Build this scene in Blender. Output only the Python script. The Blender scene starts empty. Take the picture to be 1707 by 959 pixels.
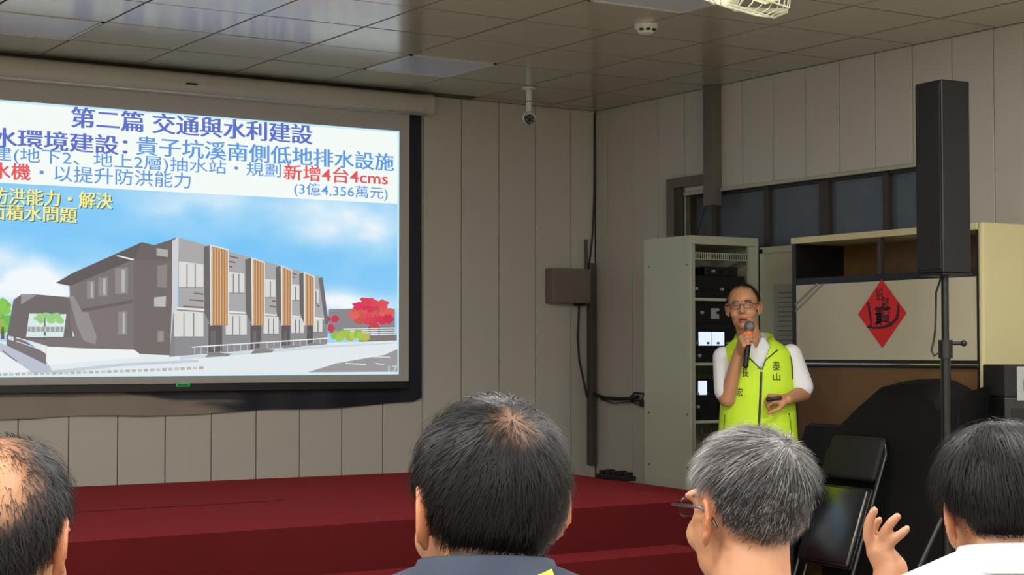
import bpy, bmesh, math, random
import numpy as np
from mathutils import Vector, Matrix, Euler, noise
from mathutils.bvhtree import BVHTree
PI = math.pi
sc = bpy.context.scene
C = sc.collection

# ------------------------------------------------------------------ camera
CAM = Vector((-6.612, -9.426, 1.400))
YAW = math.radians(32.245); PITCH = math.radians(2.187)
cd = bpy.data.cameras.new('camera'); cam = bpy.data.objects.new('camera', cd); C.objects.link(cam)
cd.sensor_width = 36.0; cd.lens = 36.0 * 2841 / 1707; cd.clip_start = 0.05
cam.location = CAM; cam.rotation_euler = (PI / 2 + PITCH, 0, -YAW)
sc.camera = cam
# ------------------------------------------------------------------ world, exposure
w = bpy.data.worlds.new('world'); sc.world = w; w.use_nodes = True
w.node_tree.nodes['Background'].inputs[0].default_value = (0.75, 0.85, 1.0, 1)
w.node_tree.nodes['Background'].inputs[1].default_value = 0.0
sc.view_settings.view_transform = 'Standard'; sc.view_settings.look = 'None'
sc.view_settings.gamma = 1.0; sc.view_settings.use_curve_mapping = False
sc.view_settings.exposure = 0.0
LAMP_W = 54.0        # watts per lit ceiling panel
ROOM_X0, ROOM_Y0, H = -9.1, -13.0, 3.034
rng = random.Random(7)

# ------------------------------------------------------------------ helpers
def lin(c):
    c = [v / 255.0 for v in c]
    return tuple((v / 12.92 if v <= 0.04045 else ((v + 0.055) / 1.055) ** 2.4) for v in c)

def mat(name, rgb, rough=0.6, metal=0.0, var=0.08, scale=8.0, bump=0.0, bscale=60.0, spec=0.5, coat=0.0, emit=0.0, attr=None, rgb2=None, alpha=None):
    m = bpy.data.materials.new(name); m.use_nodes = True
    nt = m.node_tree; n = nt.nodes; l = nt.links; b = n['Principled BSDF']
    b.inputs['Roughness'].default_value = rough; b.inputs['Metallic'].default_value = metal
    b.inputs['Specular IOR Level'].default_value = spec; b.inputs['Coat Weight'].default_value = coat
    col = lin(rgb) + (1,)
    tc = n.new('ShaderNodeTexCoord')
    if attr:
        a = n.new('ShaderNodeAttribute'); a.attribute_name = attr; src = a.outputs['Color']
        l.new(src, b.inputs['Base Color'])
        if emit:
            l.new(src, b.inputs['Emission Color']); b.inputs['Emission Strength'].default_value = emit
            b.inputs['Base Color'].default_value = (0, 0, 0, 1)
            for k in list(b.inputs['Base Color'].links): l.remove(k)
    else:
        nz = n.new('ShaderNodeTexNoise'); nz.inputs['Scale'].default_value = scale; nz.inputs['Detail'].default_value = 5
        l.new(tc.outputs['Object'], nz.inputs['Vector'])
        mx = n.new('ShaderNodeMix'); mx.data_type = 'RGBA'
        c2 = lin(rgb2) + (1,) if rgb2 else tuple(v * (1 - 2 * var) for v in col[:3]) + (1,)
        mx.inputs[6].default_value = col; mx.inputs[7].default_value = c2
        l.new(nz.outputs['Fac'], mx.inputs[0]); l.new(mx.outputs[2], b.inputs['Base Color'])
        if emit:
            l.new(mx.outputs[2], b.inputs['Emission Color']); b.inputs['Emission Strength'].default_value = emit
    if bump:
        nb = n.new('ShaderNodeTexNoise'); nb.inputs['Scale'].default_value = bscale; nb.inputs['Detail'].default_value = 4
        l.new(tc.outputs['Object'], nb.inputs['Vector'])
        bp = n.new('ShaderNodeBump'); bp.inputs['Strength'].default_value = bump; bp.inputs['Distance'].default_value = 0.01
        l.new(nb.outputs['Fac'], bp.inputs['Height']); l.new(bp.outputs['Normal'], b.inputs['Normal'])
    return m

class MB:
    """collects primitives into one bmesh"""
    def __init__(s): s.bm = bmesh.new()
    def box(s, lo, hi, bev=0.0, M=None):
        r = bmesh.ops.create_cube(s.bm, size=1.0); vs = r['verts']
        for v in vs:
            v.co = Vector((lo[i] + (v.co[i] + 0.5) * (hi[i] - lo[i]) for i in range(3)))
        if bev:
            es = list({e for v in vs for e in v.link_edges})
            rb = bmesh.ops.bevel(s.bm, geom=es, offset=bev, segments=2, affect='EDGES', profile=0.5)
            vs = rb['verts'] + [v for v in vs if v.is_valid]
            vs = list({v for v in vs if v.is_valid})
        if M:
            for v in vs: v.co = M @ v.co
        return s
    def cone(s, p0, p1, r0, r1=None, seg=16, cap=True):
        p0 = Vector(p0); p1 = Vector(p1); r1 = r0 if r1 is None else r1
        d = p1 - p0; q = d.to_track_quat('Z', 'Y').to_matrix().to_4x4()
        M = Matrix.Translation((p0 + p1) / 2) @ q
        bmesh.ops.create_cone(s.bm, cap_ends=cap, segments=seg, radius1=r0, radius2=r1, depth=d.length, matrix=M)
        return s
    def ball(s, c, r, u=16, v=10, M=None):
        r = (r, r, r) if not hasattr(r, '__len__') else r
        T = Matrix.Translation(Vector(c)) @ (M if M else Matrix()) @ Matrix.Diagonal((r[0], r[1], r[2], 1))
        bmesh.ops.create_uvsphere(s.bm, u_segments=u, v_segments=v, radius=1.0, matrix=T)
        return s
    def limb(s, pts, rs, seg=14):
        for i, p in enumerate(pts):
            s.ball(p, rs[i], seg, 10)
            if i: s.cone(pts[i - 1], p, rs[i - 1], rs[i], seg)
        return s
    def tube(s, pts, r, seg=8, closed=False):
        pts = [Vector(p) for p in pts]; n = len(pts); rings = []
        for i, p in enumerate(pts):
            if closed: t = pts[(i + 1) % n] - pts[i - 1]
            else: t = pts[min(i + 1, n - 1)] - pts[max(i - 1, 0)]
            t.normalize(); up = Vector((0, 0, 1)) if abs(t.z) < 0.9 else Vector((1, 0, 0))
            a = t.cross(up).normalized(); b = t.cross(a)
            rr = r[i] if hasattr(r, '__len__') else r
            rings.append([s.bm.verts.new(p + (a * math.cos(2 * PI * k / seg) + b * math.sin(2 * PI * k / seg)) * rr) for k in range(seg)])
        for i in range(n if closed else n - 1):
            A = rings[i]; B = rings[(i + 1) % n]
            for k in range(seg): s.bm.faces.new((A[k], A[(k + 1) % seg], B[(k + 1) % seg], B[k]))
        if not closed:
            s.bm.faces.new(rings[0][::-1]); s.bm.faces.new(rings[-1])
        return s
    def loft(s, rings, seg=32, cap=True, pw=2.0):
        """rings: (cx, cy, cz, rx, ry) super-ellipse cross sections"""
        R = []
        for (cx, cy, cz, rx, ry) in rings:
            ring = []
            for k in range(seg):
                a = 2 * PI * k / seg; ca, sa = math.cos(a), math.sin(a)
                ring.append(s.bm.verts.new((cx + rx * math.copysign(abs(ca) ** (2 / pw), ca), cy + ry * math.copysign(abs(sa) ** (2 / pw), sa), cz)))
            R.append(ring)
        for i in range(len(R) - 1):
            for k in range(seg):
                s.bm.faces.new((R[i][k], R[i][(k + 1) % seg], R[i + 1][(k + 1) % seg], R[i + 1][k]))
        if cap:
            s.bm.faces.new(R[0][::-1]); s.bm.faces.new(R[-1])
        return s
    def prism(s, pts, vec):
        """closed planar outline pts extruded along vec"""
        vec = Vector(vec); a = [s.bm.verts.new(Vector(p)) for p in pts]; b = [s.bm.verts.new(Vector(p) + vec) for p in pts]
        n = len(a); s.bm.faces.new(a[::-1]); s.bm.faces.new(b)
        for i in range(n): s.bm.faces.new((a[i], a[(i + 1) % n], b[(i + 1) % n], b[i]))
        return s
    def mesh(s, name='m'):
        bmesh.ops.recalc_face_normals(s.bm, faces=s.bm.faces[:])
        me = bpy.data.meshes.new(name); s.bm.to_mesh(me); s.bm.free(); return me
    def build(s, name, m, parent=None, smooth=False, local=False):
        return link(name, s.mesh(name), m, parent, smooth, local)

MW = {}
def smooth_mesh(me, ang=40):
    me.polygons.foreach_set('use_smooth', [True] * len(me.polygons))
    if ang < 180: me.set_sharp_from_angle(angle=math.radians(ang))
def link(name, me, m, parent=None, smooth=False, local=False):
    if m is not None and len(me.materials) == 0: me.materials.append(m)
    o = bpy.data.objects.new(name, me); C.objects.link(o)
    if smooth: smooth_mesh(me, 50 if smooth is True else smooth)
    if parent is not None:
        o.parent = parent
        if not local: me.transform(MW[parent.name].inverted())
        MW[o.name] = MW[parent.name]
    else:
        n = len(me.vertices); co = np.empty(n * 3); me.vertices.foreach_get('co', co); co = co.reshape(-1, 3)
        lo, hi = co.min(0), co.max(0); base = Vector(((lo[0] + hi[0]) / 2, (lo[1] + hi[1]) / 2, lo[2]))
        me.transform(Matrix.Translation(-base)); o.location = base; MW[o.name] = Matrix.Translation(base)
    return o
def thing(name, label, cat, loc, rz=0.0, group=None, kind=None):
    o = bpy.data.objects.new(name, None); C.objects.link(o); o.empty_display_size = 0.1
    o.location = loc; o.rotation_euler = (0, 0, rz)
    MW[o.name] = Matrix.Translation(Vector(loc)) @ Matrix.Rotation(rz, 4, 'Z')
    if kind: o['kind'] = kind
    if label: o['label'] = label
    if cat: o['category'] = cat
    if group: o['group'] = group
    return o
def tag(o, label, cat, group=None):
    o['label'] = label; o['category'] = cat
    if group: o['group'] = group
    return o
def struct(o, label=None):
    o['kind'] = 'structure'
    if label: o['label'] = label
    return o
def inst(src, name, loc, parent):
    """another piece sharing mesh data, loc in parent's local space"""
    o = bpy.data.objects.new(name, src); C.objects.link(o); o.parent = parent; o.location = loc; MW[o.name] = MW[parent.name]; return o
def text_mesh(s, bold=0.0):
    cu = bpy.data.curves.new('t', 'FONT'); cu.body = s; cu.size = 1.0; cu.offset = bold; cu.resolution_u = 3
    o = bpy.data.objects.new('t', cu); C.objects.link(o); bpy.context.view_layer.update()
    me = bpy.data.meshes.new_from_object(o.evaluated_get(bpy.context.evaluated_depsgraph_get()))
    bpy.data.objects.remove(o); me.materials.clear(); return me
def fit_text(s, bold, x0, x1, z0, z1):
    """text scaled into a rectangle of the xz plane, facing -y; returns verts, faces"""
    me = text_mesh(s, bold)
    co = np.empty(len(me.vertices) * 3); me.vertices.foreach_get('co', co); co = co.reshape(-1, 3)
    lo, hi = co.min(0), co.max(0)
    out = np.zeros_like(co)
    out[:, 0] = x0 + (co[:, 0] - lo[0]) / (hi[0] - lo[0]) * (x1 - x0)
    out[:, 2] = z0 + (co[:, 1] - lo[1]) / (hi[1] - lo[1]) * (z1 - z0)
    fs = [tuple(p.vertices) for p in me.polygons]; bpy.data.meshes.remove(me)
    return out, fs
def remesh(mb, voxel, it=4, fac=0.5):
    """one continuous surface out of overlapping primitives"""
    me = mb.mesh('r'); o = bpy.data.objects.new('r', me); C.objects.link(o)
    r = o.modifiers.new('r', 'REMESH'); r.mode = 'VOXEL'; r.voxel_size = voxel; r.use_smooth_shade = True
    if it:
        q = o.modifiers.new('s', 'SMOOTH'); q.iterations = it; q.factor = fac
    bpy.context.view_layer.update()
    out = bpy.data.meshes.new_from_object(o.evaluated_get(bpy.context.evaluated_depsgraph_get()))
    bpy.data.objects.remove(o); bpy.data.meshes.remove(me); out.materials.clear()
    return out
def verts_np(me):
    co = np.empty(len(me.vertices) * 3); me.vertices.foreach_get('co', co); return co.reshape(-1, 3)
def set_cols(me, cols, name='Col'):
    a = me.color_attributes.new(name, 'FLOAT_COLOR', 'POINT')
    c = np.ones((len(me.vertices), 4), dtype=np.float32); c[:, :3] = cols; a.data.foreach_set('color', c.ravel())

# ------------------------------------------------------------------ materials
M = {}
M['panel'] = mat('cream wall panel', (190, 186, 177), 0.42, var=0.05, scale=1.5, bump=0.03, bscale=25)
M['groove'] = mat('panel joint', (108, 101, 88), 0.8)
M['tile'] = mat('vinyl ceiling tile', (176, 170, 150), 0.17, var=0.05, scale=2.0, bump=0.012, bscale=14, spec=0.6)
M['void'] = mat('raw concrete', (112, 108, 102), 0.9)
M['joint'] = mat('tile edge', (128, 120, 102), 0.8)
M['floor'] = mat('terrazzo floor', (170, 162, 150), 0.35, var=0.15, scale=60)
M['carpet'] = mat('dark red carpet', (84, 20, 24), 0.95, var=0.12, scale=3, bump=0.25, bscale=500, spec=0.1)
M['seam'] = mat('carpet seam', (70, 14, 18), 0.95, spec=0.1)
M['plainwall'] = mat('painted wall', (190, 186, 172), 0.6, var=0.04)
M['steel'] = mat('brown-grey painted steel', (108, 102, 92), 0.5, var=0.12, scale=12)
M['lampoff'] = mat('lamp diffuser off', (196, 200, 210), 0.25, var=0.02)
M['lampon'] = mat('lamp diffuser on', (250, 246, 235), 0.4, var=0.0, emit=2.0)
M['frame'] = mat('white lamp frame', (200, 196, 184), 0.4)
M['case'] = mat('screen housing enamel', (178, 174, 164), 0.32, var=0.03)
M['fabric'] = mat('matte screen fabric', (176, 172, 168), 0.85, var=0.02)
M['black'] = mat('black plastic', (16, 16, 18), 0.45, var=0.2)
M['blackmatte'] = mat('black grille', (13, 13, 15), 0.75, bump=0.2, bscale=400)
M['navy'] = mat('dark navy banner cloth', (12, 18, 40), 0.38, var=0.3, scale=3, bump=0.15, bscale=6)
M['glass'] = mat('frosted window glass', (92, 100, 108), 0.35, var=0.10, scale=6, rgb2=(66, 72, 80))
M['alu'] = mat('dark window frame', (62, 54, 48), 0.5)
M['cream'] = mat('cream enamelled sheet metal', (172, 174, 154), 0.42, var=0.04, scale=4)
M['yellow'] = mat('pale yellow laminate', (206, 196, 150), 0.4, var=0.05, scale=3)
M['board'] = mat('cream board', (190, 184, 160), 0.45, var=0.05, scale=3)
M['brown'] = mat('brown veneer', (120, 88, 50), 0.5, var=0.18, scale=5)
M['chrome'] = mat('chrome strip', (200, 200, 200), 0.2, metal=1.0)
M['red'] = mat('red paper', (214, 26, 34), 0.5, var=0.06)
M['ink'] = mat('dark ink', (52, 28, 30), 0.55)
M['cloth'] = mat('black cover cloth', (15, 15, 17), 0.8, bump=0.25, bscale=18, spec=0.25)
M['vinyl'] = mat('glossy black vinyl', (14, 15, 18), 0.27, var=0.1, spec=1.0, coat=0.6, bump=0.02, bscale=30)
M['vinyl'].node_tree.nodes['Principled BSDF'].inputs['Coat Roughness'].default_value = 0.22
M['blackmetal'] = mat('black enamelled tube', (18, 18, 19), 0.3)
M['lcd'] = mat('lit display', (205, 218, 250), 0.4, var=0.03, emit=1.0)
M['led'] = mat('blue indicator', (30, 60, 255), 0.4, var=0.0, emit=4.0)
M['green'] = mat('green brand tag', (40, 220, 100), 0.4, var=0.02)
M['grey'] = mat('grey plate', (150, 152, 150), 0.45)
M['white'] = mat('white plastic', (215, 213, 205), 0.4, var=0.03)
M['wire'] = mat('pale enamelled wire', (205, 205, 180), 0.35)
M['blade'] = mat('translucent pale fan blade', (190, 196, 160), 0.35)
M['paper'] = mat('notice paper', (150, 152, 146), 0.7)
M['cable'] = mat('black cable', (25, 24, 22), 0.6)
M['conduit'] = mat('brown-grey conduit', (78, 74, 62), 0.5, var=0.15)
M['boxmetal'] = mat('dusty grey junction box', (124, 116, 104), 0.55, var=0.15, scale=14)
M['skin'] = mat('skin', (200, 150, 115), 0.48, attr='Col', bump=0.03, bscale=250)
M['hair'] = mat('hair', (30, 28, 28), 0.5, attr='Col', spec=0.22)
M['whiteshirt'] = mat('white cotton shirt', (226, 226, 230), 0.8, var=0.02, bump=0.12, bscale=14)
M['lime'] = mat('lime yellow vest fabric', (198, 234, 48), 0.75, var=0.05, scale=10, bump=0.18, bscale=14)
M['limedark'] = mat('dark lime seam', (120, 140, 30), 0.8)
M['navyshirt'] = mat('navy shirt', (36, 46, 66), 0.8, bump=0.1, bscale=20)
M['greyshirt'] = mat('grey shirt', (70, 68, 72), 0.8, bump=0.1, bscale=20)
M['paleshirt'] = mat('pale shirt', (200, 196, 200), 0.8, bump=0.1, bscale=20)
M['trousers'] = mat('dark grey trousers', (46, 46, 52), 0.85, bump=0.1, bscale=30)
M['leather'] = mat('black shoe leather', (18, 17, 17), 0.35)
M['orange'] = mat('orange band', (240, 110, 40), 0.5)
M['spectacle'] = mat('dark spectacle frame', (30, 24, 22), 0.3)
M['grille'] = mat('silver microphone grille', (130, 128, 130), 0.4, metal=0.7, bump=0.4, bscale=600)
M['eye'] = mat('slide', (255, 255, 255), 0.6, attr='Col', emit=1.0)
M['lens'] = bpy.data.materials.new('spectacle lens'); M['lens'].use_nodes = True
_n = M['lens'].node_tree; _n.nodes.clear(); _o = _n.nodes.new('ShaderNodeOutputMaterial'); _m = _n.nodes.new('ShaderNodeMixShader'); _m.inputs[0].default_value = 0.02
_t = _n.nodes.new('ShaderNodeBsdfTransparent'); _g = _n.nodes.new('ShaderNodeBsdfGlossy'); _g.inputs['Roughness'].default_value = 0.03
_n.links.new(_t.outputs[0], _m.inputs[1]); _n.links.new(_g.outputs[0], _m.inputs[2]); _n.links.new(_m.outputs[0], _o.inputs[0])

_cb = M['carpet'].node_tree.nodes['Principled BSDF']; _cb.inputs['Sheen Weight'].default_value = 0.35; _cb.inputs['Sheen Roughness'].default_value = 0.4; _cb.inputs['Sheen Tint'].default_value = lin((215, 70, 80)) + (1,)
# ------------------------------------------------------------------ the room
struct(MB().box((ROOM_X0, ROOM_Y0, -0.1), (0.3, 0.2, 0.0)).build('floor', M['floor']), 'grey polished hall floor')

# back wall: backing with upright cream panels
wb = thing('wall_back', 'wall of upright cream panels behind the projection screen', None, (0, 0, 0), kind='structure')
MB().box((ROOM_X0, 0.012, 0), (0.0, 0.15, H + 0.35)).build('backing', M['groove'], wb)
edges = [-0.002] + [-0.198 - 0.2838 * k for k in range(32)]
def panel_mesh(w, h, axis):
    b = MB()
    if axis == 'x': b.box((-w / 2, 0, 0), (w / 2, 0.0125, h), 0.002)
    else: b.box((0, -w / 2, 0), (0.0125, w / 2, h), 0.002)
    me = b.mesh('panel'); me.materials.append(M['panel']); return me
full_x = panel_mesh(0.2838 - 0.006, H, 'x')
for a, b in zip(edges[:-1], edges[1:]):
    me = full_x if abs((a - b) - 0.2838) < 0.002 else panel_mesh(a - b - 0.006, H, 'x')
    inst(me, 'panel', ((a + b) / 2, 0, 0), wb)

# right wall with the window band
W_Y0, W_Y1, W_Z0, W_Z1 = -0.9785, -3.2145, 1.5, 2.405
wr = thing('wall_right', 'side wall of upright cream panels above and around the dark window band', None, (0, 0, 0), kind='structure')
bk = MB()
bk.box((0.013, W_Y0, 0), (0.15, 0.15, H + 0.35)).box((0.013, ROOM_Y0, 0), (0.15, W_Y1, H + 0.35))
bk.box((0.013, W_Y1, 0), (0.15, W_Y0, W_Z0)).box((0.013, W_Y1, W_Z1), (0.15, W_Y0, H + 0.35))
bk.build('backing', M['groove'], wr)
ye = [-0.002] + [-0.140 - 0.2795 * k for k in range(46)]
cache = {}
def put_panel(y0, y1, z0, z1):
    key = (round(y0 - y1, 4), round(z1 - z0, 4))
    if key not in cache: cache[key] = panel_mesh(key[0] - 0.006, key[1], 'y')
    inst(cache[key], 'panel', (0, (y0 + y1) / 2, z0), wr)
for a, b in zip(ye[:-1], ye[1:]):
    if b < ROOM_Y0: break
    if a <= W_Y1 + 0.02 or b >= W_Y0 - 0.02: put_panel(a, b, 0, H)
    elif b < W_Y1 < a:
        put_panel(a, b, W_Z1, H); put_panel(a, b, 0, W_Z0); put_panel(W_Y1, b, W_Z0 + 0.003, W_Z1 - 0.003)
    elif b < W_Y0 < a:
        put_panel(a, b, W_Z1, H); put_panel(a, b, 0, W_Z0); put_panel(a, W_Y0, W_Z0 + 0.003, W_Z1 - 0.003)
    else:
        put_panel(a, b, W_Z1, H); put_panel(a, b, 0, W_Z0)
# pale edge bead along the lintel
MB().box((-0.012, W_Y1, W_Z1 - 0.022), (0.01, W_Y0, W_Z1 - 0.001), 0.003).build('lintel_bead', M['cream'], wr)
struct(MB().box((ROOM_X0 - 0.15, ROOM_Y0, 0), (ROOM_X0, 0.2, H + 0.35)).build('wall_left', M['plainwall']), 'plain painted wall on the far side of the hall')
struct(MB().box((ROOM_X0, ROOM_Y0 - 0.15, 0), (0.3, ROOM_Y0, H + 0.35)).build('wall_rear', M['plainwall']), 'plain painted wall behind the audience')

# window band
wn = thing('window_1', 'dark frosted window band set high in the panelled side wall', None, (0.08, (W_Y0 + W_Y1) / 2, W_Z0), kind='structure')
fr = MB().box((0.05, W_Y1, W_Z0), (0.11, W_Y0, W_Z0 + 0.04)).box((0.05, W_Y1, W_Z1 - 0.035), (0.11, W_Y0, W_Z1))
mull = [W_Y0, -1.21, -1.70, -2.195, -2.685, -3.175, W_Y1]
for k, y in enumerate(mull):
    hw = 0.04 if k == 3 else 0.022
    fr.box((0.045, y - hw, W_Z0), (0.115, y + hw, W_Z1))
fr.build('window_frame', M['alu'], wn)
for a, b in zip(mull[:-1], mull[1:]):
    MB().box((0.075, b + 0.02, W_Z0 + 0.035), (0.083, a - 0.02, W_Z1 - 0.03)).build('pane', M['glass'], wn)
MB().box((0.13, W_Y1, W_Z0), (0.148, W_Y0, W_Z1)).build('shutter', M['void'], wn)
# steel frame left of the window and the hanging channel
st = thing('steel_window_surround', 'brown-grey steel surround at the end of the high window', 'steel frame', (-0.03, -1.05, 2.1))
MB().box((-0.035, -0.895, 2.02), (0.0, -0.83, 2.497), 0.004).build('upright', M['steel'], st)
MB().box((-0.02, -0.9785, 2.02), (0.0, -0.896, 2.434), 0.003).build('reveal', M['alu'], st)
MB().box((-0.035, -1.25, 2.435), (0.0, -0.896, 2.499), 0.004).build('header', M['steel'], st)
ch = thing('steel_drop_channel', 'brown-grey steel channel hanging from the ceiling past the window corner', 'steel channel', (-0.05, -1.3, 2.296))
MB().box((-0.075, -1.345, 2.296), (-0.065, -1.255, H), 0.002).build('web', M['steel'], ch)
MB().box((-0.066, -1.345, 2.296), (-0.003, -1.335, H), 0.002).build('flange', M['steel'], ch)
MB().box((-0.066, -1.265, 2.296), (-0.003, -1.255, H), 0.002).build('flange', M['steel'], ch)
MB().tube([(-0.04, -1.24, 2.30), (-0.05, -1.20, 2.2), (-0.06, -1.15, 2.08)], 0.003, 6).build('hanging_wire', M['cable'], ch)

# ceiling: dark void with separate vinyl tiles
TX, TY = [-0.42 - 0.57 * k for k in range(16)], [-0.14 - 0.565 * k for k in range(24)]
ce = thing('ceiling', 'ceiling of glossy pale tiles in a thin grid', None, (0, 0, H), kind='structure')
MB().box((ROOM_X0 - 0.15, ROOM_Y0 - 0.15, H + 0.30), (0.3, 0.2, H + 0.35)).build('void_board', M['void'], ce)
MB().box((ROOM_X0, ROOM_Y0, H), (0.0, TY[14], H + 0.016)).build('rear_board', M['tile'], ce)
LX = [-1.845 - 2.28 * i for i in range(4)]; LY = [-0.9875 - 2.26 * j for j in range(6)]
def is_lamp(x, y): return any(abs(x - a) < 0.1 for a in LX) and any(abs(y - b) < 0.1 for b in LY)
tcache = {}
cols = [0.0] + TX + [ROOM_X0]; rows = [0.0] + TY[:15]
for i in range(len(cols) - 1):
    for j in range(len(rows) - 1):
        x0, x1, y0, y1 = cols[i + 1], cols[i], rows[j + 1], rows[j]
        cx, cy = (x0 + x1) / 2, (y0 + y1) / 2
        if is_lamp(cx, cy) or x1 - x0 < 0.03: continue
        if j == 0 and x1 < -0.9: continue            # the open slot above the screen
        key = (round(x1 - x0, 3), round(y1 - y0, 3))
        if key not in tcache:
            me = MB().box((-key[0] / 2 + 0.003, -key[1] / 2 + 0.003, 0), (key[0] / 2 - 0.003, key[1] / 2 - 0.003, 0.016), 0.0042).mesh('tile')
            me.materials.append(M['tile']); me.materials.append(M['joint']); tcache[key] = me
            for p in me.polygons: p.material_index = 0 if abs(p.normal.z) > 0.95 else 1
        o = inst(tcache[key], 'tile', (cx, cy, rng.uniform(0, 0.0015)), ce)
        o.rotation_euler = (rng.uniform(-1, 1) * 0.0012, rng.uniform(-1, 1) * 0.0012, 0)
LN = [0]
def ceiling_lamp(x, y, lit, label):
    LN[0] += lit; off = '_%d_offscreen' % LN[0] if lit else ''
    t = thing('ceiling_light' + off, label, 'ceiling light', (x, y, H - 0.004), group='square ceiling light panels')
    b = MB(); s = 0.277
    for q in ((-s, -s, s, -s + 0.016), (-s, s - 0.016, s, s), (-s, -s, -s + 0.016, s), (s - 0.016, -s, s, s)):
        b.box((x + q[0], y + q[1], H - 0.004), (x + q[2], y + q[3], H + 0.016))
    b.build('frame', M['frame'], t)
    MB().box((x - s + 0.015, y - s + 0.015, H), (x + s - 0.015, y + s - 0.015, H + 0.01)).build('diffuser' + off, M['lampon' if lit else 'lampoff'], t)
    if lit:
        ld = bpy.data.lights.new('panel_lamp' + off, 'AREA'); ld.shape = 'SQUARE'; ld.size = 0.52; ld.energy = LAMP_W; ld.color = (1.0, 0.985, 0.945)
        lo = bpy.data.objects.new('panel_lamp' + off, ld); C.objects.link(lo); lo.parent = t; lo.location = (0, 0, -0.01)
for i, x in enumerate(LX[:4]):
    for j, y in enumerate(LY):
        if (j == 0 and i > 1) or (j == 1 and i > 0): continue
        lab = [('unlit pale ceiling panel near the end of the screen housing', 'unlit pale ceiling panel above the middle of the screen')[i], 'unlit pale ceiling panel near the smoke detector'][j] if j < 2 else 'lit square ceiling panel over the audience end of the hall'
        ceiling_lamp(x, y, j >= 2, lab)

# stage with carpet and steps
SZ = 0.648
stg = thing('stage', 'low stage covered in dark red carpet along the back wall', 'stage', (-4.5, -1.4, 0))
out = [(ROOM_X0 + 0.01, -0.004), (-0.575, -0.004), (-0.855, -2.545), (ROOM_X0 + 0.01, -3.02)]
b = MB().prism([(x, y, 0.0) for x, y in out], (0, 0, SZ)); b.build('platform', M['carpet'], stg)
MB().prism([(-9.0, -1.86, SZ - 0.001), (-2.95, -1.45, SZ - 0.001), (-2.95, -1.438, SZ - 0.001), (-9.0, -1.848, SZ - 0.001)], (0, 0, 0.0025)).build('carpet_seam', M['seam'], stg)
def fy(x): return -2.545 + (x + 0.855) * (3.02 - 2.545) / (ROOM_X0 + 0.01 + 0.855) * -1
def stepb(z, d0, d1, xr):
    p = [(-6.2, fy(-6.2) - d0), (xr, fy(xr) - d0), (xr, fy(xr) - d1), (-6.2, fy(-6.2) - d1)]
    return MB().prism([(x, y, 0) for x, y in p], (0, 0, z))
stepb(0.435, 0.002, 0.29, -1.32).build('step', M['carpet'], stg)
stepb(0.215, 0.292, 0.58, -1.32).build('step', M['carpet'], stg)

# ------------------------------------------------------------------ screen, banner and slide
SY = -0.10
_s, _c = math.sin(YAW), math.cos(YAW)
FW = Vector((_s * math.cos(PITCH), _c * math.cos(PITCH), math.sin(PITCH))); RT = Vector((_c, -_s, 0)); UP = RT.cross(FW)
def sp(px, py, Y=SY):
    """survey of the flat slide: photograph pixel -> (x, z) on the vertical plane y = Y"""
    d = FW + RT * ((px - 853.5) / 2841) - UP * ((py - 479.5) / 2841)
    t = (Y - CAM.y) / d.y; p = CAM + d * t
    return p.x, p.z
ps = thing('projection_screen', 'large pull-down projection screen showing a slide of a building', 'projection screen', (-2.9, -0.1, 1.17))
X0, X1 = -4.37, -1.488
ring = []
for k in range(24):
    a = 2 * PI * k / 24; ring.append((0.062 * math.copysign(abs(math.cos(a)) ** 0.75, math.cos(a)), 0.066 * math.copysign(abs(math.sin(a)) ** 0.75, math.sin(a))))
MB().prism([(-4.52, -0.125 + y, 2.952 + z) for y, z in ring], (3.115, 0, 0)).build('housing', M['case'], ps, 30)
MB().prism([(-1.405, -0.125 + y * 1.06, 2.952 + z * 1.06) for y, z in ring], (0.05, 0, 0)).build('end_cap', M['case'], ps, 30)
MB().box((-4.52, -0.192, 2.884), (-1.405, -0.186, 2.891)).build('housing_lip', M['chrome'], ps)
hx, hz = sp(320, 140, -0.19); MB().box((hx - 0.035, -0.1925, hz - 0.006), (hx + 0.035, -0.186, hz + 0.006), 0.002).build('maker_badge', M['black'], ps)
MB().box((X0, SY + 0.001, 1.222), (X1, SY + 0.003, 2.90)).build('fabric', M['fabric'], ps)
MB().box((X0, SY - 0.006, 1.175), (X1 + 0.004, SY + 0.012, 1.222), 0.004).build('bottom_bar', M['black'], ps)
gx, gz = sp(305, 642, SY - 0.007)
tg = MB().box((gx - 0.042, SY - 0.0085, gz - 0.010), (gx + 0.042, SY - 0.006, gz + 0.010), 0.001).build('brand_tag', M['green'], ps)
b = MB()
for k in range(6): b.box((gx - 0.030 + 0.0105 * k, SY - 0.0092, gz - 0.005), (gx - 0.0225 + 0.0105 * k, SY - 0.0084, gz + 0.004))
b.build('brand_lettering', M['black'], tg)
# dark banner behind the screen, uneven lower hem
bn = MB(); nb = 60; top = []; bot = []
for k in range(nb + 1):
    x = -4.75 + (4.75 - 1.362) * k / nb
    u = k / nb
    z = 1.040 + 0.05 * max(0, (u - 0.45) / 0.55) ** 1.5 + 0.006 * math.sin(u * 21) - (0.0 if u < 0.985 else -0.02)
    y = -0.030 - 0.006 * math.sin(u * 33) - 0.004 * math.sin(u * 71)
    bot.append((x, y, z)); top.append((x, -0.03, 2.97))
V = [bn.bm.verts.new(p) for p in top + bot]; m_ = nb + 1
for k in range(nb): bn.bm.faces.new((V[k], V[m_ + k], V[m_ + k + 1], V[k + 1]))
me = bn.mesh('banner'); o = bpy.data.objects.new('tmp', me); C.objects.link(o)
sm = o.modifiers.new('s', 'SOLIDIFY'); sm.thickness = 0.006; bpy.context.view_layer.update()
me2 = bpy.data.meshes.new_from_object(o.evaluated_get(bpy.context.evaluated_depsgraph_get())); bpy.data.objects.remove(o)
me2.materials.clear()
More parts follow.
